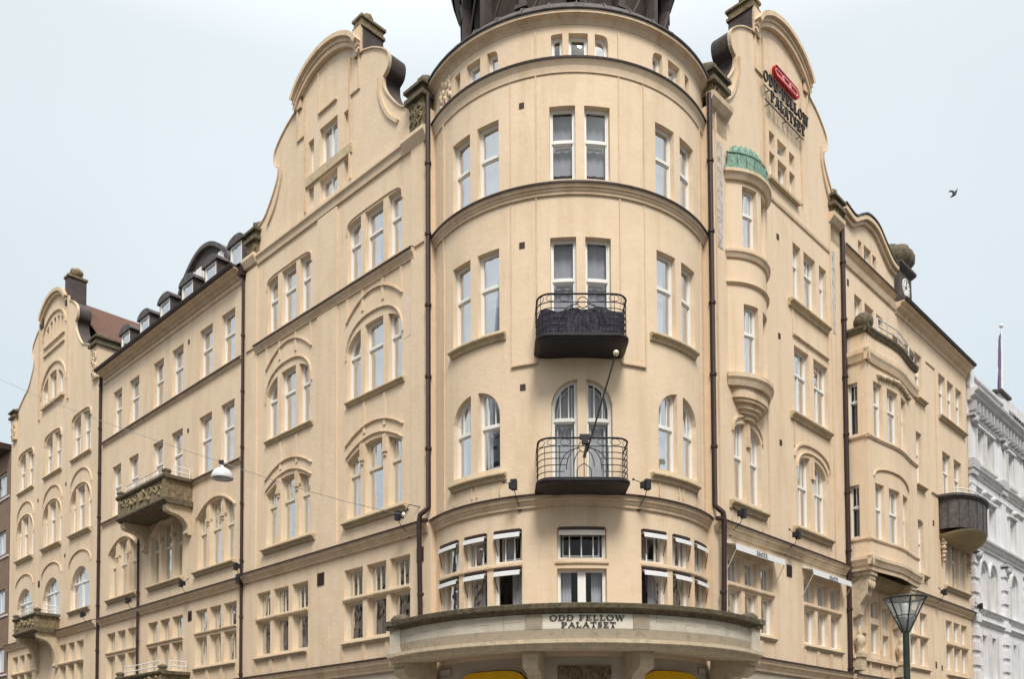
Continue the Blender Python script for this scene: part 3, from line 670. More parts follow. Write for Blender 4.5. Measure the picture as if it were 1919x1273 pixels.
# key-blocks: little capitals on the mullions of the second-floor trios
q = MB()
for c in (12.07, 7.7, 24.33, 20.42, 16.66):
    for x in (-.52, .52):
        q.box(FL, c+x-.1, c+x+.1, -.1, .07, 10.28, 10.4); q.box(FL, c+x-.07, c+x+.07, -.1, .05, 10.4, 10.78); q.box(FL, c+x-.06, c+x+.06, -.1, .04, 10.18, 10.28); q.cut()
for u in (10.75, 6.87): q.box(FR, u-.1, u+.1, -.1, .07, 10.32, 10.44); q.box(FR, u-.07, u+.07, -.1, .05, 10.44, 11.0); q.cut()
q.build_each('mullion_capital', 'trim', HB)
# sills
for c, hw in ((12.0, 1.45), (7.62, 1.42)):
    sill(FL, c-hw, c+hw, 8.64, HB); sill(FL, c-hw+.12, c+hw-.1, 12.13, HB, pr=.12, h=.13)
for a, b in ((10.9, 13.95), (6.1, 9.12)): sill(FL, a, b, 5.17, HB, 'canopy_stone', .12, .1)
for c in (24.33, 20.42, 16.66): sill(FL, c-1.42, c+1.46, 8.63, HB)
for c in (24.4, 20.5, 16.63): sill(FL, c-1.5, c+1.5, 5.17, HB, 'canopy_stone', .12, .1)
for c in (28.86, 32.32, 36.0): sill(FL, c-1.2, c+1.2, 12.12, HB); sill(FL, c-1.15, c+1.15, 15.56, HB, pr=.12, h=.12); sill(FL, c-1.2, c+1.2, 8.68, HB, pr=.14)
for a, b, z in ((-142.5, -116.3, 12.1), (-63.5, -38, 12.1), (-142.5, -116.3, 8.67), (-63.7, -38, 8.67)): sill(FT, a, b, z, HB, pr=.15, h=.17)
for a, b, z, h in ((5.85, 7.8, 8.67, .2), (9.42, 11.95, 8.66, .2), (9.38, 12.0, 12.07, .2), (9.36, 12.0, 15.46, .2), (21.9, 25.0, 15.5, .14), (19.3, 20.4, 15.5, .14), (19.15, 20.2, 12.12, .12), (19.2, 20.2, 8.75, .14), (22.1, 25.0, 8.72, .18)): sill(FR, a, b, z, HB, h=h)
for a, b in ((5.62, 8.28), (9.98, 12.66), (18.3, 20.3), (22.1, 24.9), (13.8, 16.6)): sill(FR, a, b, 5.2, HB, 'canopy_stone', .1, .1)
# aprons under the first-floor windows: sunk panels framed by strips
q = MB()
for F, L_ in ((FL, ((13.06, 13.87, 12.0, 12.86, 10.92, 11.79), (8.19, 9.07, 7.13, 8.01, 6.11, 6.97), (15.2, 16.03, 16.23, 17.03, 17.23, 18.08), (19.05, 19.9, 20.1, 20.9, 21.1, 21.95))), (FR, ((5.72, 6.42, 6.6, 7.3, 7.48, 8.18), (10.06, 10.78, 10.96, 11.68, 11.86, 12.57), (22.2, 22.93, 23.1, 23.84, 24., 24.73)))):
    for l in L_:
        l = sorted(l)
        for a, b in ((l[1], l[2]), (l[3], l[4]), (l[0]-.1, l[0]), (l[5], l[5]+.1)): q.box(F, a, b, -.01, .05, 4.6, 5.07)
        q.cut()
q.build_each('apron_frame', 'trim', HB)
# transoms between the two rows of first-floor lights
q = MB()
for F, L_ in ((FL, ((10.9, 13.9), (6.08, 9.1), (15.15, 18.1), (19.0, 22.0), (22.9, 25.9), (28.3, 31.25), (34.7, 37.7))), (FR, ((5.7, 8.2), (10.04, 12.6), (18.4, 20.2), (22.2, 24.75)))):
    for a, b in L_: q.ledge(F, a, b, [(-.2, 6.37), (.03, 6.36), (.06, 6.4), (.06, 6.44), (-.2, 6.5)]); q.cut()
for a, b in ((-152, -110.6), (-68.2, -28.3), (-99, -80.4)): q.ledge(FT, a, b, [(-.2, 6.375), (.02, 6.37), (.045, 6.4), (.045, 6.44), (-.2, 6.49)]); q.cut()
q.build_each('transom', 'trim', HB)

# ---- oriel on the right wall
om = MB(); wall_sheet(om, FO, -OA, OA, 12.1, 17.6, ops_O, depth=.2)
orl = om.build('oriel', 'stucco', HB, fix=False)
def oband(z0, z1, pr, nm, mt='trim', inset=0):
    m = MB(); m.ledge(FO, -OA-2, OA+2, [(-.1, z0), (pr*.4, z0), (pr*.7, z0+(z1-z0)*.4), (pr, z0+(z1-z0)*.6), (pr, z1-.02), (-.1, z1+.03)]); return m.build(nm, mt, orl)
oband(15.28, 15.5, .12, 'string_course'); oband(14.55, 14.62, .08, 'hood_mould'); oband(17.42, 17.68, .18, 'cornice'); oband(11.78, 12.12, .16, 'sill')
m = MB()   # corbel: stepped bowl
for j, (sc_, z0, z1) in enumerate(((.86, 11.5, 11.8), (.78, 11.42, 11.5), (.6, 11.28, 11.42), (.45, 11.18, 11.28), (.3, 11.06, 11.18))):
    n = 14; P = [FR(OC+OH*sc_*math.cos(pi-pi*i/n), OSG*sc_*1.1*sin(pi*i/n), 0) for i in range(n+1)]
    vs = [(p[0], p[1], z0) for p in P]+[(p[0], p[1], z1) for p in P]
    m.add(vs, [(i, i+1, n+2+i, n+1+i) for i in range(n)]+[tuple(range(n+1)), tuple(range(n+1, 2*n+2))])
m.build('corbel', 'trim', orl)
m = MB(); n = 20; vs = []; LV = ((1.1, 17.66), (1.1, 17.72), (.98, 17.76), (.95, 18.12), (.99, 18.14), (.78, 18.2), (.74, 18.38), (.55, 18.54), (.28, 18.64), (.02, 18.66))
def rp(sc_, a, z, e=0): return FR(OC+(ORr+.1+e)*sin(R_(a))*sc_, max(.0, ((ORr+.1+e)*cos(R_(a))-(ORr-OSG))*sc_), z)
for sc_, z in LV: vs += [rp(sc_, -OA-1+(2*OA+2)*i/n, z) for i in range(n+1)]
m.add(vs, [(j*(n+1)+i, j*(n+1)+i+1, (j+1)*(n+1)+i+1, (j+1)*(n+1)+i) for j in range(len(LV)-1) for i in range(n)])
for i in range(9):
    a = -OA+2*OA*i/8; m.tube([rp(sc_, a, z, .01) for sc_, z in LV[2:]], .022, 5)
m.build('roof', 'copper', orl)

# ---- attic of the far right section
pts = smooth([(13.15, 20.0), (13.9, 19.9), (14.4, 20.15), (15.0, 20.42), (15.8, 20.42), (16.5, 20.05), (17.1, 19.75), (17.6, 19.7)])
g = gable(FR, mono(pts), [l for l in ops_R if l['z0'] > 18], None, 18.5, HB, th=.7)
m = MB(); m.band(FR, [(u, z-.3) for u, z in pts], .12, -.02, .1); m.band(FR, [(u, z-.16) for u, z in pts], .14, -.03, .2); m.build('crown_moulding', 'trim', g)
m = MB(); m.band(FR, [(u, z+.02) for u, z in pts], .045, -.6, .23); m.build('coping', 'lead', g)
m = MB(); m.box(FR, 17.55, 17.62, -.8, 0, 18.5, 19.65); m.build('return_wall', 'stucco', g)
cornice(FR, 13.2, 17.6, 18.7, pr=.14, h=.14, nm='string_course')
q = MB(); q.ledge(FR, 13.2, 17.6, [(-.01, 18.1), (.06, 18.12), (.1, 18.26), (-.01, 18.3)]); q.build('string_course', 'trim', HB)
q = MB(); q.ledge(FR, 17.6, SR1, [(-.02, 18.02), (.04, 18.03), (.06, 18.16), (.2, 18.24), (.25, 18.34), (.36, 18.36), (.36, 18.41), (-.1, 18.42)]); q.build('eaves', 'trim', HB)
q = MB(); q.ledge(FR, 17.6, SR1, [(.1, 18.422), (.42, 18.42), (.46, 18.5), (.4, 18.53), (.1, 18.5)]); q.build('gutter', 'roof_dark', HB)
q = MB()
q.box(FR, 21.5, 21.56, -.01, .04, 8.1, 17.25); q.box(FR, 20.6, 21.56, -.01, .04, 17.2, 17.27); q.ledge(FR, 20.9, 21.6, [(-.01, 12.15), (.06, 12.17), (.06, 12.23), (-.01, 12.25)])
q.box(FR, 12.22, 12.28, -.01, .04, 8.05, 19.0); q.box(FR, 8.0, 8.05, -.01, .02, 8.05, 12.0)
q.cut(); q.box(FR, 5.35, 5.4, -.01, .04, 8.05, 19.0); q.cut()
for u in (9.62, 11.98): q.box(FR, u-.03, u+.03, -.01, .03, 14.5, 15.3); q.box(FR, u-.03, u+.03, -.01, .03, 11.1, 11.9); q.cut()
for u, v in ((5.98, 7.62), (9.6, 11.75)):
    for x in (u, v): q.box(FR, x-.03, x+.03, -.01, .03, 8.05, 8.5); q.cut()
q.build_each('relief_line', 'trim', HB)
q = MB(); q.box(FR, 5.46, 5.72, -.01, .012, 15.4, 18.3); q.cut(); q.box(FR, 12.42, 12.62, -.01, .012, 15.5, 18.2); q.cut(); q.build_each('patched_plaster', 'patch_plaster', HB)
mat('fresh_plaster', (.70, .56, .43), .9, .06, 6, .5, 30, col2=(.68, .52, .37), w2=4)
q = MB(); q.prism(FL, [(6.08, 13.2), (6.36, 13.15), (6.4, 13.9), (6.3, 14.35), (6.1, 14.4)], -.01, .006); q.build('patched_plaster', 'fresh_plaster', HB)

# ---- roofs
def roof_poly(name, F, polys, m):
    q = MB()
    for p in polys: q.add([F(*v) for v in p], [tuple(range(len(p)))])
    return q.build(name, m, HB, fix=False)
rf = roof_poly('roof', FL, [[(14.8, .3, 18.48), (26.6, .3, 18.48), (26.6, -5.5, 23.6), (14.8, -5.5, 23.6)], [(14.8, -5.5, 23.6), (26.6, -5.5, 23.6), (26.6, -11, 18.5), (14.8, -11, 18.5)]], 'roof_dark')
roof_poly('roof', FL, [[(6.3, -.85, 18.55), (6.3, -11, 18.55), (9.97, -11, 22.1), (9.97, -.85, 22.1)], [(13.7, -.85, 18.55), (13.7, -11, 18.55), (9.97, -11, 22.1), (9.97, -.85, 22.1)]], 'roof_dark')
roof_poly('roof', FR, [[(5.5, -.85, 18.55), (5.5, -11, 18.55), (9.2, -11, 22.1), (9.2, -.85, 22.1)], [(13.0, -.85, 18.55), (13.0, -11, 18.55), (9.2, -11, 22.1), (9.2, -.85, 22.1)]], 'roof_dark')
roof_poly('roof', FR, [[(13.1, 0, 18.48), (SR1, 0, 18.48), (SR1, -6, 22.2), (13.1, -6, 22.2)], [(13.1, -11, 18.48), (SR1, -11, 18.48), (SR1, -6, 22.2), (13.1, -6, 22.2)]], 'roof_dark')
roof_poly('tiled_roof', FL, [[(26.7, -.85, 19.0), (26.7, -11, 19.0), (32.4, -11, 24.2), (32.4, -.85, 24.2)], [(38.2, -.85, 19.0), (38.2, -11, 19.0), (32.4, -11, 24.2), (32.4, -.85, 24.2)]], 'roof_tile')
roof_poly('back_wall', FL, [[(5.3, -11, 0), (38.3, -11, 0), (38.3, -11, 19), (5.3, -11, 19)]], 'stucco')
roof_poly('back_wall', FR, [[(5.0, -11, 0), (SR1, -11, 0), (SR1, -11, 18.5), (5.0, -11, 18.5)]], 'stucco')
# dormers over the middle section
for a, b in ((25.1, 25.9), (23.25, 24.06), (21.4, 22.2), (19.5, 20.35), (17.7, 18.5), (15.88, 16.64)):
    d = MB(); w_ = .1; c = (a+b)/2
    d.box(FL, a-w_, a-.001, -2.0, -.5, 18.8, 20.12); d.box(FL, b+.001, b+w_, -2.0, -.5, 18.8, 20.12); d.box(FL, a-w_, b+w_, -.62, -.5, 18.6, 18.95)
    o = d.build('dormer', 'roof_dark', HB)
    d = MB(); hw = (b-a)/2+.2
    path = [(c-hw*cos(pi*i/10), 20.12+.3*sin(pi*i/10)) for i in range(11)]
    d.prism(FL, [(u, z) for u, z in path], -2.1, -.42); d.build('roof', 'lead', o)
    Fd = Map(lambda u, o_, z: FL(u, o_-.42, z))
    window(Fd, [lt(a, b, 18.95, 20.1)], HB, (None, 0, 'net', 0), dep=.06, name='dormer_window')
# wide arched dormer behind them
d = MB(); P = [(17.7+4.0*i/16, 20.3+1.25*sin(pi*i/16)**.8) for i in range(17)]
d.prism(FL, [(17.7, 19.2)]+P+[(21.7, 19.2)], -3.0, -1.08); o = d.build('arched_dormer', 'roof_dark', HB)
d = MB(); d.band(FL, P, .16, -3.0, -.95); d.build('roof', 'lead', o)
d = MB()
for i in range(6): d.box(FL, 18.1+i*.58, 18.55+i*.58, -1.08, -1.0, 20.1, 20.95)
d.build('panel', 'white_paint', o)
# shed dormers on the far right roof
for a, b in ((21.3, 23.15), (23.6, 25.2)):
    d = MB(); d.box(FR, a, b, -2.2, -.62, 18.7, 19.62); o = d.build('dormer', 'roof_dark', HB)
    d = MB(); d.prism(Map(lambda u, o_, z: FR(o_, u, z)), [(-.5, 19.62), (-.45, 19.76), (-2.3, 20.1), (-2.3, 19.9)], a-.08, b+.08); d.build('roof', 'lead', o)
# lantern turret with a clock
tc_ = FR(19.75, -1.0, 0)
def poly_ring(mb, c, prof, n=6, rot=0, smooth=False):
    vs = []; fs = []
    for r, h in prof:
        for j in range(n): a = 2*pi*j/n+rot; vs.append((c[0]+r*cos(a), c[1]+r*sin(a), h))
    for i in range(len(prof)-1):
        for j in range(n): fs.append((i*n+j, i*n+(j+1) % n, (i+1)*n+(j+1) % n, (i+1)*n+j))
    fs += [tuple(range(n)), tuple(range((len(prof)-1)*n, len(prof)*n))]; mb.add(vs, fs, smooth)
m = MB(); poly_ring(m, tc_, [(1.2, 18.7), (1.12, 19.2), (1.12, 19.32), (.9, 19.38), (.88, 20.45), (.96, 20.5), (1.1, 20.62), (1.1, 20.72), (.9, 20.8)], 4, 0); tu = m.build('clock_turret', 'roof_dark', HB)
m = MB(); vs = []; n = 36; prof = [(.78, 20.78), (.94, 20.95), (.96, 21.2), (.86, 21.45), (.5, 21.58), (.2, 21.66), (.01, 21.68)]
for r, h in prof:
    for j in range(n): a = 2*pi*j/n; rr_ = r*(1-.1*abs(cos(4*a))**5); vs.append((tc_[0]+rr_*cos(a), tc_[1]+rr_*sin(a), h))
m.add(vs, [(i*n+j, i*n+(j+1) % n, (i+1)*n+(j+1) % n, (i+1)*n+j) for i in range(len(prof)-1) for j in range(n)], True); m.build('dome', 'moss_stone', tu)
a = R_(-45); nx, ny = cos(a), sin(a)
FK = Map(lambda u, o_, z: (tc_[0]+nx*(.63+o_)-ny*u, tc_[1]+ny*(.63+o_)+nx*u, z))
m = MB(); m.prism(FK, [(.34*cos(2*pi*i/24), 19.9+.38*sin(2*pi*i/24)) for i in range(24)], -.1, .03); ck = m.build('clock_face', 'white_paint', tu)
m = MB(); m.box(FK, -.015, .02, .03, .045, 19.9, 20.17); m.box(FK, -.16, .02, .045, .055, 19.87, 19.92)
for i in range(12): b = 2*pi*i/12; m.box(FK, .27*cos(b)-.015, .27*cos(b)+.015, .03, .04, 19.9+.31*sin(b)-.03, 19.9+.31*sin(b)+.03)
m.build('clock_hands', 'letter_black', tu)
# crown of the round corner: lead skirt and open arcade under a dome
m = MB(); m.lathe((CX, CY, 0), [(4.0, 19.66), (4.14, 19.69), (4.14, 19.74), (3.98, 19.8), (3.86, 20.05), (3.3, 20.5), (3.15, 20.55)], 72)
for i in range(36):
    b = 2*pi*i/36; m.tube([(CX+r*cos(b), CY+r*sin(b), z) for r, z in ((3.99, 19.82), (3.87, 20.06), (3.3, 20.52))], .025, 4)
m.build('tower_skirt_roof', 'lead', HB)
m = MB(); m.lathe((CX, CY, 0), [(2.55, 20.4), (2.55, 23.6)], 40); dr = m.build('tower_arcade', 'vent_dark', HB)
m = MB(); np_ = 14
for i in range(np_):
    b = 2*pi*(i+.5)/np_; b2 = 2*pi*(i+1.5)/np_
    fr_ = Map(lambda u, o_, z, b=b: (CX+(2.94+o_)*cos(b+u/3.), CY+(2.94+o_)*sin(b+u/3.), z), du=.2)
    m.box(fr_, -.1, .1, -.25, .0, 20.45, 23.3); m.box(fr_, -.17, .17, -.3, .1, 20.9, 21.0)
    cc_ = 3.02*(b2-b)/2; m.band(Map(lambda u, o_, z, b=b: (CX+(2.94+o_)*cos(b+u/3.02), CY+(2.94+o_)*sin(b+u/3.02), z)), [(cc_-(cc_-.1)*cos(pi*j/10), 22.3+.75*sin(pi*j/10)) for j in range(11)], .12, -.2, .03)
    m.tube([fr_(.13, .0, 20.5), fr_(1.1, .0, 22.4)], .035, 4)
m.lathe((CX, CY, 0), [(2.7, 23.1), (2.98, 23.1), (3.0, 23.3), (3.12, 23.45), (3.12, 23.6), (2.6, 23.65)], 56); m.build('columns', 'roof_dark', dr)
m = MB(); m.lathe((CX, CY, 0), [(3.2, 23.6), (3.35, 24.2), (3.1, 25.2), (2.3, 26.2), (1.2, 26.9), (.5, 27.2), (.4, 28.4), (.1, 28.8), (.01, 29.6)], 40); m.build('dome', 'copper', HB)

# ---- carved corner piers and finials
def pier(F, u0, u1, z0, z1, capz, seed, face_m='carved_stone'):
    m = MB(); m.box(F, u0, u1, -.85, .12, z0, z1); o = m.build('carved_pier', face_m, HB)
    m = MB(); rn = random.Random(seed); c = (u0+u1)/2; hw = (u1-u0)/2
    for i in range(12):                    # scrollwork on the face
        z = z0+.1+(z1-z0-.2)*i/12; x = c+.5*hw*sin(i*1.3)
        pth = [F(x+.12*cos(t), .14, z+.1*sin(t)) for t in [j*.7 for j in range(8)]]; m.tube(pth, .03, 5)
    m.build('carving', face_m, o)
    m = MB(); m.box(F, u0-.1, u1+.1, -.95, .24, z1, z1+.12); m.box(F, u0-.03, u1+.03, -.88, .16, z1+.12, z1+.3); m.box(F, u0-.12, u1+.12, -.95, .25, z1+.3, z1+.38)
    m.blob(F(c, -.25, capz), .36, seed, (1, 1, .75), .22, 14, 9); m.build('pier_cap', 'moss_stone', o)
pier(FL, 5.42, 5.98, 18.58, 19.35, 19.85, 1); pier(FL, 13.85, 14.35, 18.6, 19.0, 19.5, 2)
pier(FR, 5.1, 5.75, 19.36, 19.6, 20.1, 3); pier(FR, 12.3, 12.95, 19.36, 19.55, 20.05, 4); pier(FL, 26.95, 27.6, 18.5, 19.9, 20.25, 5, 'stucco'); pier(FL, 37.4, 38.0, 18.5, 19.6, 19.9, 6, 'stucco')
m = MB(); m.box(FR, SR0+.02, 6.0, -.8, 0, 18.5, 19.0); m.box(FR, 12.28, 13.06, -.8, 0, 18.5, 19.0); m.build('pier_base', 'stucco', HB)

# ---- downpipes
def pipe(F, u, z0, z1, off=.1, r=.065, nm='downpipe', kink=None):
    m = MB(); p = [F(u, off, z1)]
    if kink: kz, ku = kink; p += [F(u, off, kz+.2), F(u+(ku-u)*.3, off+.1, kz+.08), F(ku-(ku-u)*.2, off+.16, kz), F(ku, off+.17, kz-.2), F(ku, off+.12, z0)]
    else: p += [F(u, off, z0)]
    m.tube(p, r, 10)
    z = z0+.9
    while z < z1-.5: uu = ku if kink and z < kink[0]-.2 else u; m.tube([F(uu, off+(.12 if kink and z < kink[0] else 0), z), F(uu, off+(.12 if kink and z < kink[0] else 0), z+.07)], r*1.35, 10); z += 1.9
    return m.build(nm, 'pipe_brown', HB)
pipe(FL, 5.3, 5.15, 19.3, .06, .066, kink=(8.15, 5.48)); pipe(FL, 14.78, 0, 18.45, .06, .05); pipe(FL, 26.68, 0, 18.7, .06, .066); pipe(FL, 22.66, 0, 11.2, .1, .05)
pipe(FR, 5.04, 5.15, 19.3, .06, .07, kink=(8.15, 5.2)); pipe(FR, 13.08, 0, 19.6, .08, .075)
for F, u, z in ((FL, 14.78, 8.0), (FL, 14.78, 18.4)):
    m = MB(); m.box(F, u-.12, u+.12, 0, .2, z-.25, z+.05); m.build('rainwater_head', 'pipe_brown', HB)

# ---- ventilation grilles
for F, a, b, z0, z1 in ((FL, 10.07, 10.42, 7.04, 7.41), (FL, 5.56, 5.83, 7.0, 7.38), (FR, 8.99, 9.3, 7.12, 7.46), (FL, 18.35, 18.62, 6.95, 7.3), (FL, 33.85, 34.05, 10.4, 10.7), (FT, -111.1, -109.1, 10.62, 10.76), (FT, -111.1, -109.1, 14.09, 14.23), (FT, -110.9, -109.1, 17.55, 17.68), (FL, 9.8, 9.93, 10.66, 10.8), (FL, 9.8, 9.93, 14.0, 14.13), (FL, 9.8, 9.93, 14.85, 14.98), (FL, 9.8, 9.93, 17.2, 17.34), (FR, 8.7, 8.83, 10.9, 11.05), (FR, 8.72, 8.85, 14.05, 14.2), (FR, 8.72, 8.85, 17.0, 17.15), (FR, 21.0, 21.12, 10.9, 11.1), (FR, 13.55, 13.66, 17.5, 17.7), (FL, 18.7, 18.8, 17.2, 17.35), (FL, 18.7, 18.8, 13.9, 14.05), (FL, 30.6, 30.72, 14.6, 14.75), (FL, 30.6, 30.72, 11.3, 11.45), (FL, 34.2, 34.32, 14.6, 14.75), (FR, 20.95, 21.07, 5.35, 5.6), (FR, 21.6, 21.7, 5.3, 5.5)):
    m = MB(); m.box(F, a, b, -.02, .018, z0, z1)
    if z1-z0 > .25:
        k_ = int((z1-z0)/.05)
        for i in range(k_): m.box(F, a+(b-a)*.08, b-(b-a)*.08, .018, .035, z0+.02+i*.05, z0+.045+i*.05)
    m.build('vent', 'vent_dark', HB)

# ---- white awnings
def awning(F, a, b, z, pr, drop, parent, txt=None, arm=.7, m_='awning_white', lean=.14):
    m = MB(); k = F.k
    m.ledge(F, a, b, [(-.02, z), (pr, z-lean), (pr+.015, z-lean-drop), (pr, z-lean-drop), (pr-.015, z-lean-.01), (-.02, z-.02)])
    o = m.build('awning', m_, parent)
    m = MB()
    for u in (a+.02*k, b-.02*k): m.tube([F(u, pr-.01, z-lean-drop+.01), F(u+(.07*k*(1 if u < (a+b)/2 else -1) if F is FT else 0), .01, z-lean-arm)], .012, 5)
    m.box(F, a, b, -.06, .03, z, z+.06); m.build('awning_arm', 'pipe_brown' if F is FT else 'cream_paint', o)
    return o
for a in ((-151.8, -138.5), (-135.7, -124.6), (-122, -110.7), (-68, -56.6), (-53.9, -43.2), (-40.4, -28.5)):
    for z in (7.22, 6.31): awning(FT, a[0]+.7, a[1]-.7, z+.01, .07, .1, HB, arm=.5, lean=.045)
awning(FT, -97.6, -81.8, 7.2, .06, .12, HB, arm=.2, m_='awning_grey', lean=.03)
AW = [awning(FR, 5.55, 8.2, 7.5, .36, .17, HB, arm=.75, lean=.1), awning(FR, 9.95, 12.6, 7.52, .36, .17, HB, arm=.75, lean=.1)]

# ---- lettering: strokes with slab serifs, drawn as small prisms
def glyph(ch):
    T, t = .165, .085                        # thick and thin stroke
    def ell(cx, cy, rx, ry, a0=0, a1=360, th=T, tv=t):
        n = 18; o = []; i_ = []
        for j in range(n+1):
            a = R_(a0+(a1-a0)*j/n); o.append((cx+rx*cos(a), cy+ry*sin(a))); i_.append((cx+(rx-th)*cos(a), cy+(ry-tv)*sin(a)))
        return [[o[j], o[j+1], i_[j+1], i_[j]] for j in range(n)]
    def bar(x0, y0, x1, y1, w0): 
        dx, dy = x1-x0, y1-y0; l = math.hypot(dx, dy); nx_, ny_ = -dy/l*w0/2, dx/l*w0/2
        return [[(x0+nx_, y0+ny_), (x1+nx_, y1+ny_), (x1-nx_, y1-ny_), (x0-nx_, y0-ny_)]]
    def rc(x0, y0, x1, y1): return [[(x0, y0), (x1, y0), (x1, y1), (x0, y1)]]
    G = {
     'O': (.86, ell(.43, .5, .43, .52)),
     'D': (.82, rc(.1, 0, .27, 1)+rc(0, 0, .42, t)+rc(0, 1-t, .42, 1)+ell(.38, .5, .42, .5, -90, 90)),
     'F': (.66, rc(.1, 0, .27, 1)+rc(0, 0, .38, t)+rc(0, 1-t, .64, 1)+rc(.56, .76, .64, 1)+rc(.27, .47, .5, .47+t)+rc(.43, .36, .5, .66)),
     'E': (.7, rc(.1, 0, .27, 1)+rc(0, 0, .66, t)+rc(0, 1-t, .64, 1)+rc(.56, .76, .64, 1)+rc(.58, 0, .66, .26)+rc(.27, .47, .5, .47+t)+rc(.43, .36, .5, .66)),
     'L': (.66, rc(.1, 0, .27, 1)+rc(0, 0, .64, t)+rc(0, 1-t, .37, 1)+rc(.56, 0, .64, .3)),
     'W': (1.16, bar(.12, 1, .38, 0, T)+bar(.38, .04, .6, 1, t)+bar(.56, 1, .82, 0, T)+bar(.82, .04, 1.04, 1, t)+rc(0, 1-t, .3, 1)+rc(.46, 1-t, .72, 1)+rc(.92, 1-t, 1.16, 1)),
     'P': (.72, rc(.1, 0, .27, 1)+rc(0, 0, .4, t)+rc(0, 1-t, .4, 1)+rc(.2, .42, .4, .42+t)+ell(.36, .71, .34, .29, -90, 90)),
     'A': (.86, bar(.43, 1, .14, 0, t)+bar(.43, 1, .72, 0, T)+rc(.22, .28, .64, .28+t)+rc(0, 0, .26, t)+rc(.56, 0, .86, t)),
     'T': (.74, rc(.29, 0, .46, 1)+rc(.18, 0, .57, t)+rc(0, 1-t, .74, 1)+rc(0, .72, .08, 1)+rc(.66, .72, .74, 1)),
     'S': (.62, ell(.3, .73, .25, .27, 35, 265, .14, t)+bar(.24, .53, .38, .47, .15)+ell(.32, .27, .26, .27, -150, 85, .16, t)+rc(.47, .74, .55, .95)+rc(.04, .05, .12, .26)),
     '-': (.4, rc(.05, .42, .35, .52)), ' ': (.38, []), '.': (.26, rc(.06, 0, .2, .14)),
     'u': (.6, rc(.06, .15, .2, .68)+ell(.3, .22, .24, .22, 180, 360, .12, t)+rc(.42, 0, .56, .68)),
     'C': (.72, ell(.4, .5, .4, .5, 35, 325)),
     'c': (.52, ell(.28, .33, .26, .34, 40, 320, .13, t)),
     '&': (.85, ell(.36, .76, .2, .24)+ell(.34, .27, .3, .28)+bar(.3, .6, .78, 0, .13)),
     'l': (.3, rc(.08, 0, .2, 1)), 'o': (.56, ell(.28, .33, .27, .34)), 'n': (.6, rc(.06, 0, .19, .68)+ell(.3, .42, .24, .25, 0, 180, .12, t)+rc(.42, 0, .54, .45)),
     'a': (.56, ell(.26, .3, .22, .3)+rc(.38, 0, .5, .64)), 't': (.36, rc(.1, 0, .22, .9)+rc(0, .6, .34, .68)), 'g': (.56, ell(.26, .36, .22, .3)+rc(.38, -.2, .5, .64)+rc(.08, -.24, .5, -.14)),
    }
    return G[ch]
def text(F, s, uc, z, h, o0, o1, name, m, parent, gap=.1, flip=1, wsc=1., fit=None):
    ws = [glyph(c)[0]*h*wsc for c in s]; tot = sum(ws)+gap*h*(len(s)-1)
    if fit: wsc *= fit/tot; ws = [glyph(c)[0]*h*wsc for c in s]; gp = gap*h*fit/tot; tot = sum(ws)+gp*(len(s)-1)
    else: gp = gap*h
    x = -tot/2; mb = MB()
    for c, w0 in zip(s, ws):
        for pl_ in glyph(c)[1]: mb.prism(F, [(uc+flip*(x+px*h*wsc)*F.k, z+py*h) for px, py in pl_], o0, o1)
        x += w0+gp
    return mb.build(name, m, parent)
for i, o in enumerate(AW): text(FR, '&SuCCS.', (6.9, 11.3)[i], 7.255, .13, .365, .385, 'lettering', 'grey_letter', o, fit=.62)

# sign on the right gable: red chain-link plate and black letters standing off the wall
sg = bpy.data.objects.new('gable_sign', None); COL.objects.link(sg)
tag(sg, 'black raised letters with a long red three-link emblem high on the right gable', 'sign')
text(FR, 'ODD-FELLOW', 9.12, 21.14, .31, .17, .215, 'lettering', 'letter_black', sg, fit=2.75, gap=.2)
text(FR, 'PALATSET', 9.2, 20.72, .31, .17, .215, 'lettering', 'letter_black', sg, fit=2.1, gap=.2)
m = MB()
for z in (21.08, 20.68): m.box(FR, 7.9, 10.3, .12, .14, z, z+.02)
for u in (8.2, 9.2, 10.1):
    for z in (20.69, 21.09): m.box(FR, u-.012, u+.012, 0, .12, z, z+.02)
m.build('support_rail', 'letter_black', sg)
def stad(c, zc, hl, r, n=10): return [(c+hl+r*cos(R_(-90+180*i/n)), zc+r*sin(R_(-90+180*i/n))) for i in range(n+1)]+[(c-hl+r*cos(R_(90+180*i/n)), zc+r*sin(R_(90+180*i/n))) for i in range(n+1)]
m = MB(); m.ring(FR, stad(9.2, 21.87, .6, .165), stad(9.2, 21.87, .6, .13), .1, .19); m.prism(FR, stad(9.2, 21.87, .6, .155), .08, .15)
em = m.build('emblem', 'sign_red', sg)
m = MB()
for c_ in (8.7, 9.12, 9.54): m.ring(FR, stad(c_+.08, 21.87, .17, .095), stad(c_+.08, 21.87, .17, .07), .15, .17+.01*(c_ > 9)+.01*(c_ > 9.3))
m.build('link', 'sign_pink', em)

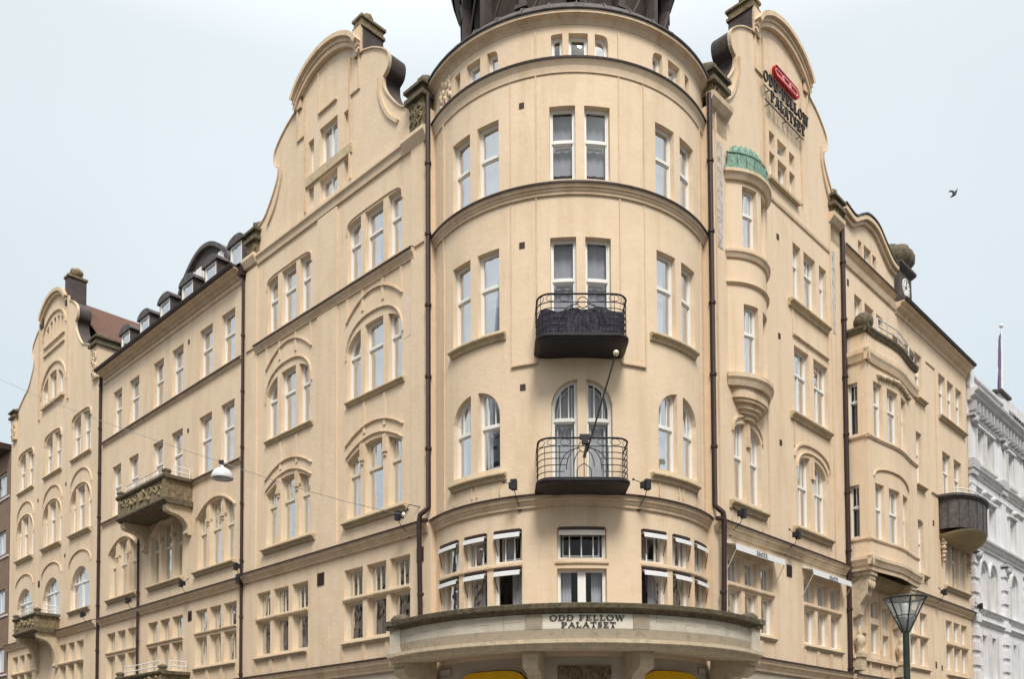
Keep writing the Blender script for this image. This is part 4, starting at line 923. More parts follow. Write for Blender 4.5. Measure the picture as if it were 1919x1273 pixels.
# ---- the big curved stone balcony round the corner
A0, A1 = -150.5, -31.5
FTb = FT
q = MB(); q.ledge(FTb, A0-.8, A1+.8, [(0, 4.3), (1.16, 4.2), (1.28, 4.2), (1.36, 4.22), (1.4, 4.3), (1.48, 4.32), (1.48, 4.4), (1.3, 4.428), (0, 4.42)]); bb = q.build('corner_balcony', 'canopy_stone', HB)
q = MB(); q.ledge(FTb, A0, A1, [(1.14, 5.0), (1.28, 5.02), (1.3, 5.07), (1.4, 5.1), (1.42, 5.2), (1.36, 5.22), (1.08, 5.22), (1.04, 5.02)]); q.build('coping', 'moss_stone', bb)
q = MB(); q.ledge(FTb, A0, A1, [(1.1, 4.66), (1.22, 4.66), (1.22, 5.0), (1.1, 5.0)]); q.build('parapet', 'pale_stone', bb)
q = MB(); q.ledge(FTb, A0, A1, [(1.1, 4.43), (1.245, 4.43), (1.245, 4.655), (1.1, 4.655)])
for a in (-103.2, -76.2): q.box(FTb, a-2.1, a+2.1, 1.2, 1.25, 4.66, 4.998)
q.build('band', 'band_stone', bb)
# end returns back to the walls
for F, a, s0 in ((FL, A0, 1), (FR, A1, 1)):
    e0 = FTb(a, 1.16, 0); 
    if F is FL: s_ = ((e0[0]-C0[0])*-q2+(e0[1]-C0[1])*q2); of = -((e0[0]-C0[0])*q2+(e0[1]-C0[1])*q2)
    else: s_ = ((e0[0]-C0[0])*q2+(e0[1]-C0[1])*q2); of = ((e0[0]-C0[0])*q2-(e0[1]-C0[1])*q2)
    q = MB(); q.box(F, s_-.06, s_+.1, 0, of, 4.43, 5.0); q.build('parapet', 'pale_stone', bb)
    q = MB(); q.box(F, s_-.1, s_+.14, 0, of, 5.0, 5.2); q.build('coping', 'moss_stone', bb)
    q = MB(); q.box(F, s_-.2, s_+.3, 0, of+.1, 4.12, 4.42)
    q.build('slab', 'canopy_stone', bb)
    q = MB(); q.box(F, s_-.2, s_+.2, of-.25, of+.16, 4.43, 5.02); q.box(F, s_-.24, s_+.24, of-.3, of+.2, 4.43, 4.52); q.build('end_pier', 'pale_stone', bb)
    q = MB(); q.box(F, s_-.26, s_+.26, of-.3, of+.22, 5.02, 5.12); q.box(F, s_-.3, s_+.3, of-.34, of+.26, 5.12, 5.24); q.blob(F(s_, of-.05, 5.28), .26, 9, (1, 1, .6), .08); q.build('end_cap', 'moss_stone', bb)
    q = MB(); pr = [(0, 4.12), (of, 4.12), (of+.03, 4.04), (of-.02, 3.9), (of-.2, 3.82), (of-.3, 3.86), (of-.65, 3.7), (.35, 3.2), (.15, 2.6), (0, 2.4)]
    q.ledge(F, s_-.2, s_+.2, pr); q.build('bracket', 'canopy_stone', bb)
for a in (-104.8, -73.4):
    q = MB(); h = 2.05
    q.ledge(FT, a-h*1.0, a+h*1.0, [(0, 4.29), (1.0, 4.215), (1.02, 4.12), (.98, 4.1), (.98, 3.86), (.9, 3.82), (.6, 3.74), (.3, 3.4), (.12, 2.9), (0, 2.7)]); q.build('bracket', 'canopy_stone', bb)
# shop wall under it with arched fronts and yellow fascia boards
opsP = [lt(-137, -109, 0, 3.95, sup(-123, 14.4, 3.35, 3.93, 4)), lt(-69, -41, 0, 3.95, sup(-55, 14.4, 3.35, 3.93, 4)), lt(-100, -79, 0, 3.2)]
for l in opsP: l['depth'] = .5
q = MB(); wall_sheet(q, FT, -158, -24, 0, 4.2, opsP, .5); q.build('ground_floor_wall', 'grey_plaster', HB, fix=False)
for a, b in ((-136.8, -109.2), (-68.8, -41.2)):
    q = MB(); n = 12; f = sup((a+b)/2, (b-a)/2+.2, 3.32, 3.9, 4)
    pth = [(a+(b-a)*i/24, f(a+(b-a)*i/24)) for i in range(25)]; q.band(FT, pth[::-1], .55, -.12, .1); q.build('fascia_sign', 'yellow', HB)
for a, b in ((-151, -143), (-39, -32.5)):
    q = MB(); q.box(FT, a, b, 0, .03, 3.93, 4.09); o = q.build('street_plate', 'grey_letter', HB)
    q = MB(); q.box(FT, a+.3, b-.3, .03, .04, 3.945, 4.075); q.build('plate_face', 'pale_stone', o)
q = MB(); q.box(FT, -98.3, -80, 0, .05, 3.3, 3.98); cp = q.build('carved_panel', 'carved_stone', HB)
q = MB()
for sgn in (-1, 1):
    for i in range(4):
        cx_ = -89.1+sgn*(1.6+i*2.05); q.tube([FT(cx_+1.0*sgn*cos(t)*(1-t/9), .09, 3.74+.18*sin(t)*(1-t/9)+.04*(i % 2)) for t in [j*.6 for j in range(11)]], .022, 5)
q.build('scrollwork', 'carved_stone', cp)
for a, b in ((-136.6, -109.4), (-69.6, -42.4)): W(FT, [lt(a, b, .5, 2.9)], (2.2, 3, 'dark', 1), [])
W(FT, [lt(-99.8, -79.2, .05, 2.95)], (2.3, 2, 'dark', 1), [])
# carved panel joints on the parapet + raised name
q = MB()
for i_, a in enumerate((-146.0, -138, -131, -119.5, -111, -72, -63.5, -56, -48, -40)):
    q.box(FTb, a-.06, a+.06, 1.2, 1.2235, (4.66, 4.83, 4.66, 4.8)[i_ % 4], (4.998, 4.998, 4.82, 4.998)[i_ % 4]); q.ledge(FTb, a+.08, a+4.5, [(1.2, 4.81+.02*(i_ % 3)), (1.2235, 4.81+.02*(i_ % 3)), (1.2235, 4.817+.02*(i_ % 3)), (1.2, 4.817+.02*(i_ % 3))])
q.build('joint', 'band_stone', bb)
mat('plaque_stone', (.64, .59, .49), .8, .06, 5, .3, 40)
q = MB(); q.ledge(FTb, -101.0, -78.4, [(1.2, 4.665), (1.226, 4.665), (1.226, 4.992), (1.2, 4.992)]); q.build('plaque', 'plaque_stone', bb)
ls = bpy.data.objects.new('parapet_sign', None); COL.objects.link(ls)
tag(ls, 'dark serif letters in two rows on the pale stone parapet over the corner entrance', 'sign')
text(FTb, 'ODD FELLOW', -89.9*1.0, 4.845, .115, 1.228, 1.25, 'lettering', 'letter_black', ls, fit=1.27)
text(FTb, 'PALATSET', -89.6, 4.69, .115, 1.228, 1.25, 'lettering', 'letter_black', ls, fit=.92)

# ---- two iron balconies on the round corner
def iron_balcony(zt, parent, lower):
    b = MB(); hw, dp, r = 1.05, .88, .34
    def plan(e=0., n=7):
        p = [(-hw-e, -.12)]; p += [(-hw-e+r*(1-cos(pi/2*i/n)), dp+e-r*(1-sin(pi/2*i/n))) for i in range(n+1)]
        p += [(hw+e-r*(1-cos(pi/2*i/n)), dp+e-r*(1-sin(pi/2*i/n))) for i in range(n, -1, -1)]; p += [(hw+e, -.12)]; return p
    lev = [(0.0, 0), (.03, -.008), (.03, -.045), (0, -.06), (0, -.08), (-.1, -.12), (-.28, -.15), (-.45, -.16)]
    vs = []; P0 = plan(); n = len(P0)
    for e, dz in lev:
        for (x, y) in plan(e): vs.append(FP(x, y if y > 0 else -.12, zt+dz))
    fs = [(j*n+i, j*n+i+1, (j+1)*n+i+1, (j+1)*n+i) for j in range(len(lev)-1) for i in range(n-1)]+[tuple(range(n)), tuple(range((len(lev)-1)*n, len(lev)*n))]
    b.add(vs, fs); o = b.build('iron_balcony', 'dark_iron', parent)
    # railing
    t = MB(); H = .93; top = plan(-.02)
    # refine path
    path = []
    for a_, c_ in zip(top, top[1:]):
        k = max(1, int(math.hypot(c_[0]-a_[0], c_[1]-a_[1])/.08)); path += [(a_[0]+(c_[0]-a_[0])*i/k, a_[1]+(c_[1]-a_[1])*i/k) for i in range(k)]
    path.append(top[-1])
    for z, rr in ((H, .022), (H-.19, .012), (.02, .016)): t.tube([FP(x, y, zt+z) for x, y in path], rr, 6)
    Ln = [0]
    for a_, c_ in zip(path, path[1:]): Ln.append(Ln[-1]+math.hypot(c_[0]-a_[0], c_[1]-a_[1]))
    tot = Ln[-1]; mid = tot/2
    def at(s):
        s = min(max(s, 0), tot)
        for i in range(len(Ln)-1):
            if s <= Ln[i+1]: f = (s-Ln[i])/(Ln[i+1]-Ln[i]+1e-9); return (path[i][0]+(path[i+1][0]-path[i][0])*f, path[i][1]+(path[i+1][1]-path[i][1])*f)
        return path[-1]
    def cur(pts, rr=.011): t.tube([FP(*at(mid+s), zt+z) for s, z in pts], rr, 5)
    for z in (.16, .31, .46, .6):          # horizontal bars stop at the central motif
        for sg_ in (-1, 1): cur([(sg_*(mid-.05)*(1-i/14)+sg_*(.33+.25*(.6-z))*(i/14), z) for i in range(15)])
    for sg_ in (-1, 1):
        for s in ((.72, 1.0, 1.25, 1.5, 1.7) if not lower else (.55, .9, 1.25, 1.6)): cur([(sg_*s, .02), (sg_*s, H-.19 if lower else H)], .008)
        cur([(sg_*(.13+.42*sin(pi/2*i/12)), H-.19-.5*(1-cos(pi/2*i/12))-.05) for i in range(13)]); cur([(sg_*(.1+.3*sin(pi/2*i/12)), H-.22-.5*(1-cos(pi/2*i/12))) for i in range(13)])
        cur([(sg_*(.06+.17*sin(pi/2*i/12)), H-.3-.36*(1-cos(pi/2*i/12))) for i in range(13)]); cur([(sg_*.16*(1-i/8), .18+.16*(i/8)**.5) for i in range(9)]); cur([(sg_*.16, .02), (sg_*.16, .18)])
        for j in range(4):                 # small ovals under the top rail
            c_ = .42+j*.3; cur([(sg_*(c_+.12*cos(2*pi*i/12)), H-.095+.075*sin(2*pi*i/12)) for i in range(13)], .007)
    cur([(.12*cos(2*pi*i/14), H-.2+.13*sin(2*pi*i/14)) for i in range(15)], .01); cur([(.0, .02), (.0, H-.33)], .009)
    if not lower:
        for i in range(-14, 15): cur([(i*.09, .02), (i*.09, .5)], .006)
    t.build('railing', 'dark_iron', o)
    return o, plan, at, mid
o1, plan1, at1, mid1 = iron_balcony(11.46, HB, False)
o2, plan2, at2, mid2 = iron_balcony(8.13, HB, True)
# dark cloth tied inside the upper railing
m = MB(); vs = []; n = 60; rn = random.Random(4)
for i in range(n+1):
    s = -mid1+.12+(2*mid1-.24)*i/n; x, y = at1(mid1+s); sag = .035*sin(i*.55)+.03*sin(i*.23)
    for j in range(7):
        f = j/6; w_ = .006*sin(i*1.9+j*1.3)+.008*sin(i*.7-j*2.1); vs.append(FP(x*.97, y-.05-abs(w_)*1.6, 11.47+(.60+sag)*f))
m.add(vs, [(i*7+j, (i+1)*7+j, (i+1)*7+j+1, i*7+j+1) for i in range(n) for j in range(6)], True)
sc_ = m.build('privacy_screen', 'net_fabric', None, fix=False)
tag(sc_, 'dark crumpled cloth screen tied behind the railing of the upper iron balcony', 'screen')
# flag staff leaning out of the lower balcony
fp = bpy.data.objects.new('flag_staff', None); COL.objects.link(fp); tag(fp, 'bare brown flag staff with a gold ball leaning from the lower iron balcony', 'flagpole')
m = MB(); pA, pB = FP(.06, .9, 8.72), FP(.66, 1.5, 10.72); m.tube([pA, pB], .02, 8); m.build('pole', 'pipe_brown', fp)
m = MB(); m.box(FP, -.1, .14, .84, .94, 9.02, 9.12); m.box(FP, -.05, .09, .84, .96, 8.9, 9.05); m.tube([FP(.0, .88, 8.6), FP(.08, .9, 8.95)], .035, 8); m.build('socket', 'dark_iron', fp)
m = MB(); m.blob(pB, .066, 1, (1, 1, 1), 0, 16, 10); m.build('ball', 'gold', fp)

# ---- stone box balconies on the left wall
def railing(F, pts, z, h, parent, m_='white_paint', step=.75, r=.021):
    t = MB()
    for zz in (z+h, z+h*.5): t.tube([F(u, o, zz) for u, o in pts], r, 5)
    for (a, b) in zip(pts, pts[1:]):
        l = math.hypot(b[0]-a[0], b[1]-a[1]); k = max(1, round(l/step))
        for i in range(k+1): u = a[0]+(b[0]-a[0])*i/k; o = a[1]+(b[1]-a[1])*i/k; t.tube([F(u, o, z), F(u, o, z+h)], r, 5)
    return t.build('railing', m_, parent)
def box_balcony(F, a, b, dp, zb, zt, bz, parent, rail=.38, bd=True):
    m = MB(); h = zt-zb
    m.box(F, a+.08, b-.08, dp-.14, dp, zb+.14, zt-.12); m.box(F, a+.08, a+.2, 0, dp-.14, zb+.14, zt-.12); m.box(F, b-.2, b-.08, 0, dp-.14, zb+.14, zt-.12)
    for u in (a+.06, b-.3): m.box(F, u, u+.24, dp-.1, dp+.04, zb+.14, zt-.12)
    o = m.build('stone_balcony', 'carved_stone', parent)
    m = MB(); m.ledge(F, a-.04, b+.04, [(dp-.22, zt-.12), (dp+.06, zt-.12), (dp+.1, zt-.06), (dp+.1, zt), (dp-.22, zt)])
    for u in (a-.04, b-.24): m.box(F, u, u+.28, 0, dp-.22, zt-.118, zt-.002)
    for u in (a+.14, b-.14):
        c = F(u, dp-.05, zt); m.lathe(c, [(.15, 0), (.15, .04), (.1, .07), (.17, .12), (.16, .18), (.05, .23), (.0, .24)], 14)
    m.build('coping', 'moss_stone', o)
    m = MB(); m.ledge(F, a, b, [(0, zb-.06), (dp-.05, zb-.06), (dp+.02, zb), (dp+.1, zb+.04), (dp+.1, zb+.1), (dp+.02, zb+.14), (0, zb+.14)]); m.build('slab', 'moss_stone', o)
    m = MB(); u = (a+b)/2; w_ = (b-a)/2-.55   # relief on the front panel
    rn = random.Random(int(a*10))
    for i in range(9):
        c_ = u-w_+2*w_*i/8+rn.uniform(-.04, .04); sg_ = 1 if i < 4.5 else -1
        m.blob(F(c_+rn.uniform(-.15, .15), dp, zb+h*rn.uniform(.35, .75)), rn.uniform(.05, .1), i, (1, 1, 1), .35, 7, 5)
        if i == 4: m.prism(F, [(c_-.16, zb+.3+h*.1), (c_+.16, zb+.3+h*.1), (c_+.18, zt-.22), (c_-.18, zt-.22)], dp, dp+.05); continue
        m.tube([F(c_+sg_*.17*cos(t)*(1-t/9), dp+.01, zb+h*(.5+.06*(i%3))+.17*sin(t*(1+.1*(i%2)))*(1-t/9)*h/.9) for t in [j*.6 for j in range(6+(i*5)%6)]], .03, 5)
    m.build('carving', 'olive_plaster', o)
    if bd:
        for u in (a+.12, b-.42):
            m = MB(); hh = zb-.06-bz
            pr = [(0, zb-.06), (dp-.08, zb-.06), (dp-.03, zb-.16), (dp-.08, zb-.3), (dp-.2, zb-.33)]
            pr += [(.14+(dp-.38)*(1-sin(pi/2*i/8)), zb-.36-(hh-.5)*(1-cos(pi/2*i/8))) for i in range(9)]+[(.2, bz+.06), (.12, bz), (0, bz)]
            m.ledge(F, u, u+.3, pr); m.build('bracket', 'canopy_stone', o)
    railing(F, [(b-.45, .05+dp-.15), (a+.45, .05+dp-.15)], zt, rail, o); railing(F, [(a+.1, .1), (a+.1, dp-.3)], zt, rail, o, step=.6)
    return o
box_balcony(FL, 18.3, 22.4, 1.0, 11.1, 12.04, 10.05, HB)
box_balcony(FL, 31.15, 34.2, .98, 7.9, 8.72, 6.3, HB)
box_balcony(FL, 18.45, 22.3, 1.0, 4.3, 5.08, 3.6, HB)

# ---- projecting bay of the far right section
BAYP = [(13.2, 0), (13.2, .72), (13.75, .74), (14.3, .80), (14.9, .87), (15.3, .89), (15.8, .87), (16.35, .80), (16.9, .74), (17.4, .72), (17.4, 0)]
def bay_off(u):
    for a, b in zip(BAYP[1:-1], BAYP[2:-1]):
        if a[0] <= u <= b[0]: return a[1]+(b[1]-a[1])*(u-a[0])/(b[0]-a[0])
    return .72
FB = Map(lambda u, o, z: FR(u, bay_off(u)+o, z), du=.28)
FBs = Map(lambda u, o, z: FR(13.2-o, u, z))        # side face of the bay towards the corner tower
opsB = []; opsBs = []
WB = []
for z0, z1, tz in ((12.3, 14.1, 13.4), (8.95, 10.75, 9.95)):
    ls_ = [lt(13.68, 14.26, z0, z1), lt(14.56, 15.34, z0, z1), lt(15.64, 16.22, z0, z1)]; opsB += ls_; WB.append((FB, ls_, (tz, 1, 'net', 0)))
    ls_ = [lt(.1, .42, z0, z1-.1)]; opsBs += ls_; WB.append((FBs, ls_, (tz, 1, 'dark', 0)))
m = MB(); wall_sheet(m, FB, 13.2, 17.4, 8.2, 15.6, opsB, .2); wall_sheet(m, FBs, 0, .72, 8.2, 15.6, opsBs, .2)
m.quad(FR(17.4, 0, 8.2), FR(17.4, .72, 8.2), FR(17.4, .72, 15.6), FR(17.4, 0, 15.6)); bay = m.build('projecting_bay', 'stucco', HB, fix=False)
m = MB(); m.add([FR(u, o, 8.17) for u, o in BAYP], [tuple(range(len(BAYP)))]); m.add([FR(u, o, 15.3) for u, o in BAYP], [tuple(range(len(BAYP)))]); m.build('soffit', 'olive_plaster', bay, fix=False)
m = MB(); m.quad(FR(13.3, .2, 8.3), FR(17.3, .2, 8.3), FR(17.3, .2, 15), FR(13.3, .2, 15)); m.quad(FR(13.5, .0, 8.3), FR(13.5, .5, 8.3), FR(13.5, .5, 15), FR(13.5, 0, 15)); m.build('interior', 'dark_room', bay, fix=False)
def bay_band(z0, z1, pr, nm, mt):
    m = MB(); prof = [(-.02, z0), (pr*.4, z0), (pr*.7, z0+(z1-z0)*.4), (pr, z0+(z1-z0)*.65), (pr, z1), (-.02, z1+.02)]
    m.ledge(FB, 13.2-pr, 17.4+pr, prof)
    m.ledge(FBs, 0, .72+pr*.99, prof); m.ledge(Map(lambda u, o, z: FR(17.4+o, u, z)), 0, .72+pr*.99, prof)
    return m.build(nm, mt, bay)
bay_band(15.55, 15.75, .12, 'coping', 'moss_stone'); bay_band(14.62, 14.98, .14, 'cornice', 'trim'); bay_band(8.0, 8.28, .14, 'base_moulding', 'trim'); bay_band(8.8, 8.88, .05, 'sill', 'trim')
bay_band(12.12, 12.22, .07, 'sill', 'trim'); bay_band(7.85, 8.0, .02, 'base_moulding', 'trim')
m = MB()
for i in range(16):
    u = 14.0+i*.17; z = 14.42-.09*abs(i-7.5)/7.5; m.blob(FB(u, .05, z), .09, i, (1, 1, .9), .3, 7, 5)
m.build('festoon', 'canopy_stone', bay)
hood(FB, 14.95, 1.35, 10.95, 11.3, p=2.2, parent=bay)
for u, nm in ((13.55, 0), (17.05, 1)):
    m = MB(); c = FB(u, -.22, 15.77); m.lathe(c, [(.12, 0), (.2, .02), (.27, .1), (.31, .22), (.31, .34), (.26, .46), (.15, .55), (.0, .58)], 18); m.build('ball_finial', 'moss_stone', bay)
railing(FR, [(13.95, .8), (14.6, .88), (15.3, .95), (16.0, .88), (16.65, .8)], 15.74, .5, bay, step=.7, r=.024)
for u in (13.55, 16.95):                          # supporting brackets
    m = MB(); m.ledge(FR, u-.2, u+.2, [(0, 7.86), (.66, 7.86), (.66, 7.6), (.6, 7.5), (.52, 7.1), (.4, 6.95), (.3, 6.8), (.26, 6.5), (.14, 6.42), (0, 6.38)])
    m.box(FR, u-.26, u+.26, 0, .7, 7.72, 7.858); o = m.build('bracket', 'canopy_stone', bay)
    m = MB()
    for t_ in range(5): m.blob(FR(u-.16+.08*t_, .62, 7.45-.05*(t_ % 2)), .06, t_, (1, 1, 2.2), .2, 7, 5)
    m.build('carving', 'canopy_stone', bay)
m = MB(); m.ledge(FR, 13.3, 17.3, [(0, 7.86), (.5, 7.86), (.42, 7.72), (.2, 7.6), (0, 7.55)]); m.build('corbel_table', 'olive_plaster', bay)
for F, ls_, st in WB: window(F, ls_, HB, st, dep=.12)
# carved niche ornaments and pilasters below it
m = MB()
for u in (13.3, 14.72, 15.7, 16.55, 17.5): m.box(FR, u-.05, u+.05, -.01, .06, 4.6, 7.5)
m.box(FR, 13.25, 17.6, -.01, .12, 5.08, 5.2); m.build('niche_frame', 'trim', HB)
for u in (13.62, 17.1):
    o = MB(); c = FR(u, .16, 5.24); o.box(FR, u-.24, u+.24, -.01, .34, 5.12, 5.24); o.box(FR, u-.2, u+.2, -.01, .28, 4.7, 5.12); p = o.build('urn_pedestal', 'canopy_stone', HB)
    o = MB(); o.lathe(c, [(.1, 0), (.12, .06), (.07, .12), (.17, .3), (.2, .42), (.15, .56), (.07, .62), (.09, .68), (.04, .85), (0, .95)], 14)
    for s_ in (-1, 1): o.tube([FR(u+s_*(.12+.1*sin(pi*i/6)), .16, 5.62+.2*i/6) for i in range(7)], .02, 5)
    o.build('urn', 'canopy_stone', p)

# ---- drum-shaped metal balcony at the far right
DC, DW, DP = 23.35, 1.72, 1.12
def dpt(t, k=1., kw=1.): return (DC-DW*kw*cos(t), max(0, DP*k*sin(t)**.75))
n = 28; m = MB(); T_ = [pi*i/n for i in range(n+1)]
vs = [FR(*dpt(t), 10.86) for t in T_]+[FR(*dpt(t), 12.05) for t in T_]; m.add(vs, [(i, i+1, n+2+i, n+1+i) for i in range(n)], True)
for i in range(2, n-1, 3): u, o = dpt(T_[i], 1.012, 1.004); m.tube([FR(u, o, 10.88), FR(u, o, 12.05)], .022, 5)
dbm = m.build('drum_balcony', 'brown_metal', HB, fix=False)
m = MB()
for z0, z1, k in ((12.03, 12.1, 1.04), (12.1, 12.19, 1.09)):
    vs = [FR(*dpt(t, k, k), z0) for t in T_]+[FR(*dpt(t, k, k), z1) for t in T_]; m.add(vs, [(i, i+1, n+2+i, n+1+i) for i in range(n)]+[tuple(range(n+1)), tuple(range(n+1, 2*n+2))])
m.blob(FR(24.7, .75, 12.3), .16, 8, (1, 1, .9), .3); m.build('coping', 'lead', dbm)
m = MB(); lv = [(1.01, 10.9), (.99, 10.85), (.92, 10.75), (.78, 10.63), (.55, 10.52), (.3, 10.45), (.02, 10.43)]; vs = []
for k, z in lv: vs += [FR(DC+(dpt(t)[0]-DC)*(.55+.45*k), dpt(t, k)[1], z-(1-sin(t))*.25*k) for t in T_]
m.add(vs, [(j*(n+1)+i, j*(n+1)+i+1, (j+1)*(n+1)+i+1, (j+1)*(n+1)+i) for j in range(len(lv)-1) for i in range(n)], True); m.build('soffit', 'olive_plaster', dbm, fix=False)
for u in (21.85, 24.9):
    m = MB()
    for i in range(6): m.blob(FR(u+.04*(i % 2), .1, 10.5-i*.17), .13-.012*i, i+int(u), (1, 1, 1), .25, 8, 6)
    m.build('carving', 'canopy_stone', dbm)
railing(FR, [dpt(t, .8, .85) for t in T_[4:-3:3]], 12.19, .3, dbm, step=.5)
hood(FR, 23.5, 1.32, 10.0, 10.98, p=2.2)

# ---- windows
for F, ls_, st, kw in WIN: window(F, ls_, HB, st, **kw)
# glazed doors' white surround on the balcony openings: a heavier frame

# ------------------------------------------------------------------ floodlights on the cornice
def flood(F, u, z, i, label):
    k = F.k; t = bpy.data.objects.new('floodlight', None); COL.objects.link(t); tag(t, label, 'floodlight', 'floodlights along the first cornice')
    m = MB(); m.box(F, u-.06*k, u+.06*k, .36, .48, z+.05, z+.29); m.box(F, u-.12*k, u-.05*k, .3, .42, z+.1, z+.24); m.build('housing', 'dark_iron', t)
    m = MB(); m.tube([F(u, .4, z+.1), F(u, .32, z-.06), F(u, .04, z-.26)], .01, 5); m.box(F, u-.04*k, u+.04*k, 0, .05, z-.34, z-.22); m.tube([F(u-.1*k, .36, z+.22), F(u-.28*k, .3, z+.3)], .01, 4); m.blob(F(u-.28*k, .3, z+.3), .03, 1, (1, 1, 1), 0, 6, 5)
    m.build('bracket', 'dark_iron', t)
for i, (F, u, lb) in enumerate(((FT, -111.4, 'dark floodlight just left of the lower iron balcony'), (FT, -68.9, 'dark floodlight just right of the lower iron balcony'), (FL, 6.12, 'dark floodlight on the cornice left of the tower downpipe, by the wire bracket'),
    (FL, 14.5, 'dark floodlight on the cornice at the downpipe between gabled and middle sections'), (FL, 18.35, 'dark floodlight on the cornice below right of the carved stone balcony'), (FL, 22.9, 'dark floodlight on the cornice below left of the carved stone balcony'), (FL, 27.45, 'dark floodlight near the leftmost downpipe'),
    (FR, 5.85, 'dark floodlight on the cornice just right of the tower downpipe'), (FR, 8.9, 'dark floodlight on the cornice between the two lettered awnings'), (FR, 20.9, 'dark floodlight on the cornice right of the street lamp'), (FR, 25.2, 'dark floodlight at the far right end of the cream building'))):
    flood(F, u, 8.05, i, lb)

# ------------------------------------------------------------------ lamp hanging on a wire over the street
def pxp(x, y, d):                               # a point at depth d (m along +Y from the viewer) seen at photo pixel x,y
    v = Rm.transposed() @ Vector(((x-960)/F_PX, (y-1374.5)/F_PX, 1)); v = v/v[1]; return (v[0]*d, v[1]*d, 1.6+v[2]*d)
hook = pxp(757, 965, 23.2); left = pxp(-20, 702, 30); lc = pxp(417, 893, 21.0)
def sagged(a, b, s, n=14): return [tuple(a[i]+(b[i]-a[i])*t/n-(s*4*(t/n)*(1-t/n) if i == 2 else 0) for i in range(3)) for t in range(n+1)]
lt_top = (lc[0], lc[1], lc[2]+.33)
m = MB(); m.tube(sagged(left, lt_top, .12), .008, 4); m.tube(sagged(lt_top, hook, .1), .008, 4); o = m.build('cable', 'grey_metal')
tag(o, 'thin suspension wire crossing the left facade and carrying the white lamp', 'cable')
hl = bpy.data.objects.new('hanging_lamp', None); COL.objects.link(hl); tag(hl, 'white dome street lamp hung on a wire in front of the left facade', 'lamp')
m = MB(); m.lathe((lc[0], lc[1], lc[2]-.06), [(.252, 0), (.255, .02), (.24, .1), (.19, .19), (.1, .25), (.04, .27), (.035, .31), (.0, .31)], 28); m.lathe((lc[0], lc[1], lc[2]-.06), [(.252, 0), (.235, .01), (.23, .09), (.0, .16)], 28); m.build('shade', 'lamp_white', hl)
m = MB(); m.lathe((lc[0], lc[1], lc[2]-.09), [(.0, 0), (.12, .01), (.2, .05), (.24, .07)], 24); m.build('diffuser', 'grey_metal', hl)
m = MB(); m.tube([(lc[0], lc[1], lc[2]+.22), lt_top], .02, 6); m.box(Map(lambda u, o_, z: (lc[0]+u, lc[1]+o_, z)), -.08, .03, -.02, .02, lt_top[2]-.04, lt_top[2]+.05); m.build('hanger', 'dark_iron', hl)
wb = bpy.data.objects.new('wire_bracket', None); COL.objects.link(wb); tag(wb, 'small wall arm with white insulator holding the wire beside the tower', 'bracket')
m = MB(); m.tube([FL(5.62, 0, 8.42), FL(5.85, .25, 8.5), hook], .014, 5); m.build('arm', 'pipe_brown', wb)
m = MB(); m.blob(hook, .05, 1, (1, 1, 1.3), 0, 10, 7); m.build('insulator', 'white_paint', wb)

# ------------------------------------------------------------------ street lamp in front of the right wing
D = 14.0; pc = pxp(1697, 1125, D); px0, py0 = pc[0], pc[1]; zt_ = pc[2]
sl = bpy.data.objects.new('street_lamp', None); COL.objects.link(sl); tag(sl, 'green cast street lamp with a conical glass lantern in front of the right wing', 'street lamp')
m = MB(); m.lathe((px0, py0, 0), [(.16, 0), (.16, .3), (.1, .36), (.09, 1.0), (.065, 1.1), (.052, 2.2), (.048, zt_-.42), (.06, zt_-.38), (.0, zt_-.36)], 18); m.build('post', 'green_iron', sl)
m = MB()
for i in range(6): a = 2*pi*i/6+.35; m.tube([(px0+.05*cos(a), py0+.05*sin(a), zt_-.52), (px0+.31*cos(a), py0+.31*sin(a), zt_+.02)], .013, 6)
m.lathe((px0, py0, zt_), [(.3, -.0), (.33, .012), (.33, .026), (.3, .033), (.29, .02), (.3, 0)], 36)
m.lathe((px0, py0, zt_), [(.16, -.27), (.17, -.26), (.16, -.25)], 30); m.build('frame', 'green_iron', sl)
m = MB(); m.lathe((px0, py0, zt_), [(.055, -.5), (.3, -.0)], 36); m.build('glazing', 'glass_clear', sl)
m = MB(); m.lathe((px0, py0, zt_), [(.31, .036), (.22, .05), (.1, .06), (.0, .062)], 30); m.build('lid', 'glass_clear', sl)
m = MB(); m.lathe((px0, py0, zt_), [(.05, -.3), (.05, -.1), (.03, -.06), (0, -.05)], 14); m.build('bulb', 'lamp_white', sl)
m = MB(); m.lathe((px0, py0, zt_), [(.055, -.44), (.13, -.28), (.0, -.27)], 20); m.build('reflector', 'grey_metal', sl)

# ------------------------------------------------------------------ bird
bc = Vector(pxp(1788, 362, 30)); rv = Rm.transposed() @ Vector((1, 0, 0)); upv = Vector((0, 0, 1)); fw = Vector((0, 1, 0)); px_ = 30/F_PX
def bp_(x, y, d=0): return bc+rv*(x*px_)+upv*(-y*px_)+fw*d
bm_ = MB()
b0 = [bp_(-8, 3, .0), bp_(-5, 1, 0), bp_(-1, 0, 0), bp_(3, -1, 0), bp_(5.5, -2, 0), bp_(8, -4, 0)]
bm_.tube([bp_(-7.5, 8.5), bp_(-5, 7), bp_(-1, 4), bp_(2, 1.2), bp_(4, -3), bp_(6, -6.5), bp_(8.5, -10)], .02, 6, rr=[.006, .022, .045, .052, .04, .016, .005])
bird = bm_.build('bird', 'feather'); tag(bird, 'small dark bird flying in the sky right of the building', 'bird')
m = MB()
W1 = [(1, 2.5), (-1.5, 3), (-3, -2), (-5, -3.2), (-9.5, -2), (-9, -4.6), (-5, -6.2), (-1, -5.4), (1.4, -3.5)]
vs = [bp_(x, y, .0) for x, y in W1]+[bp_(x, y, .02) for x, y in W1]; k = len(W1)
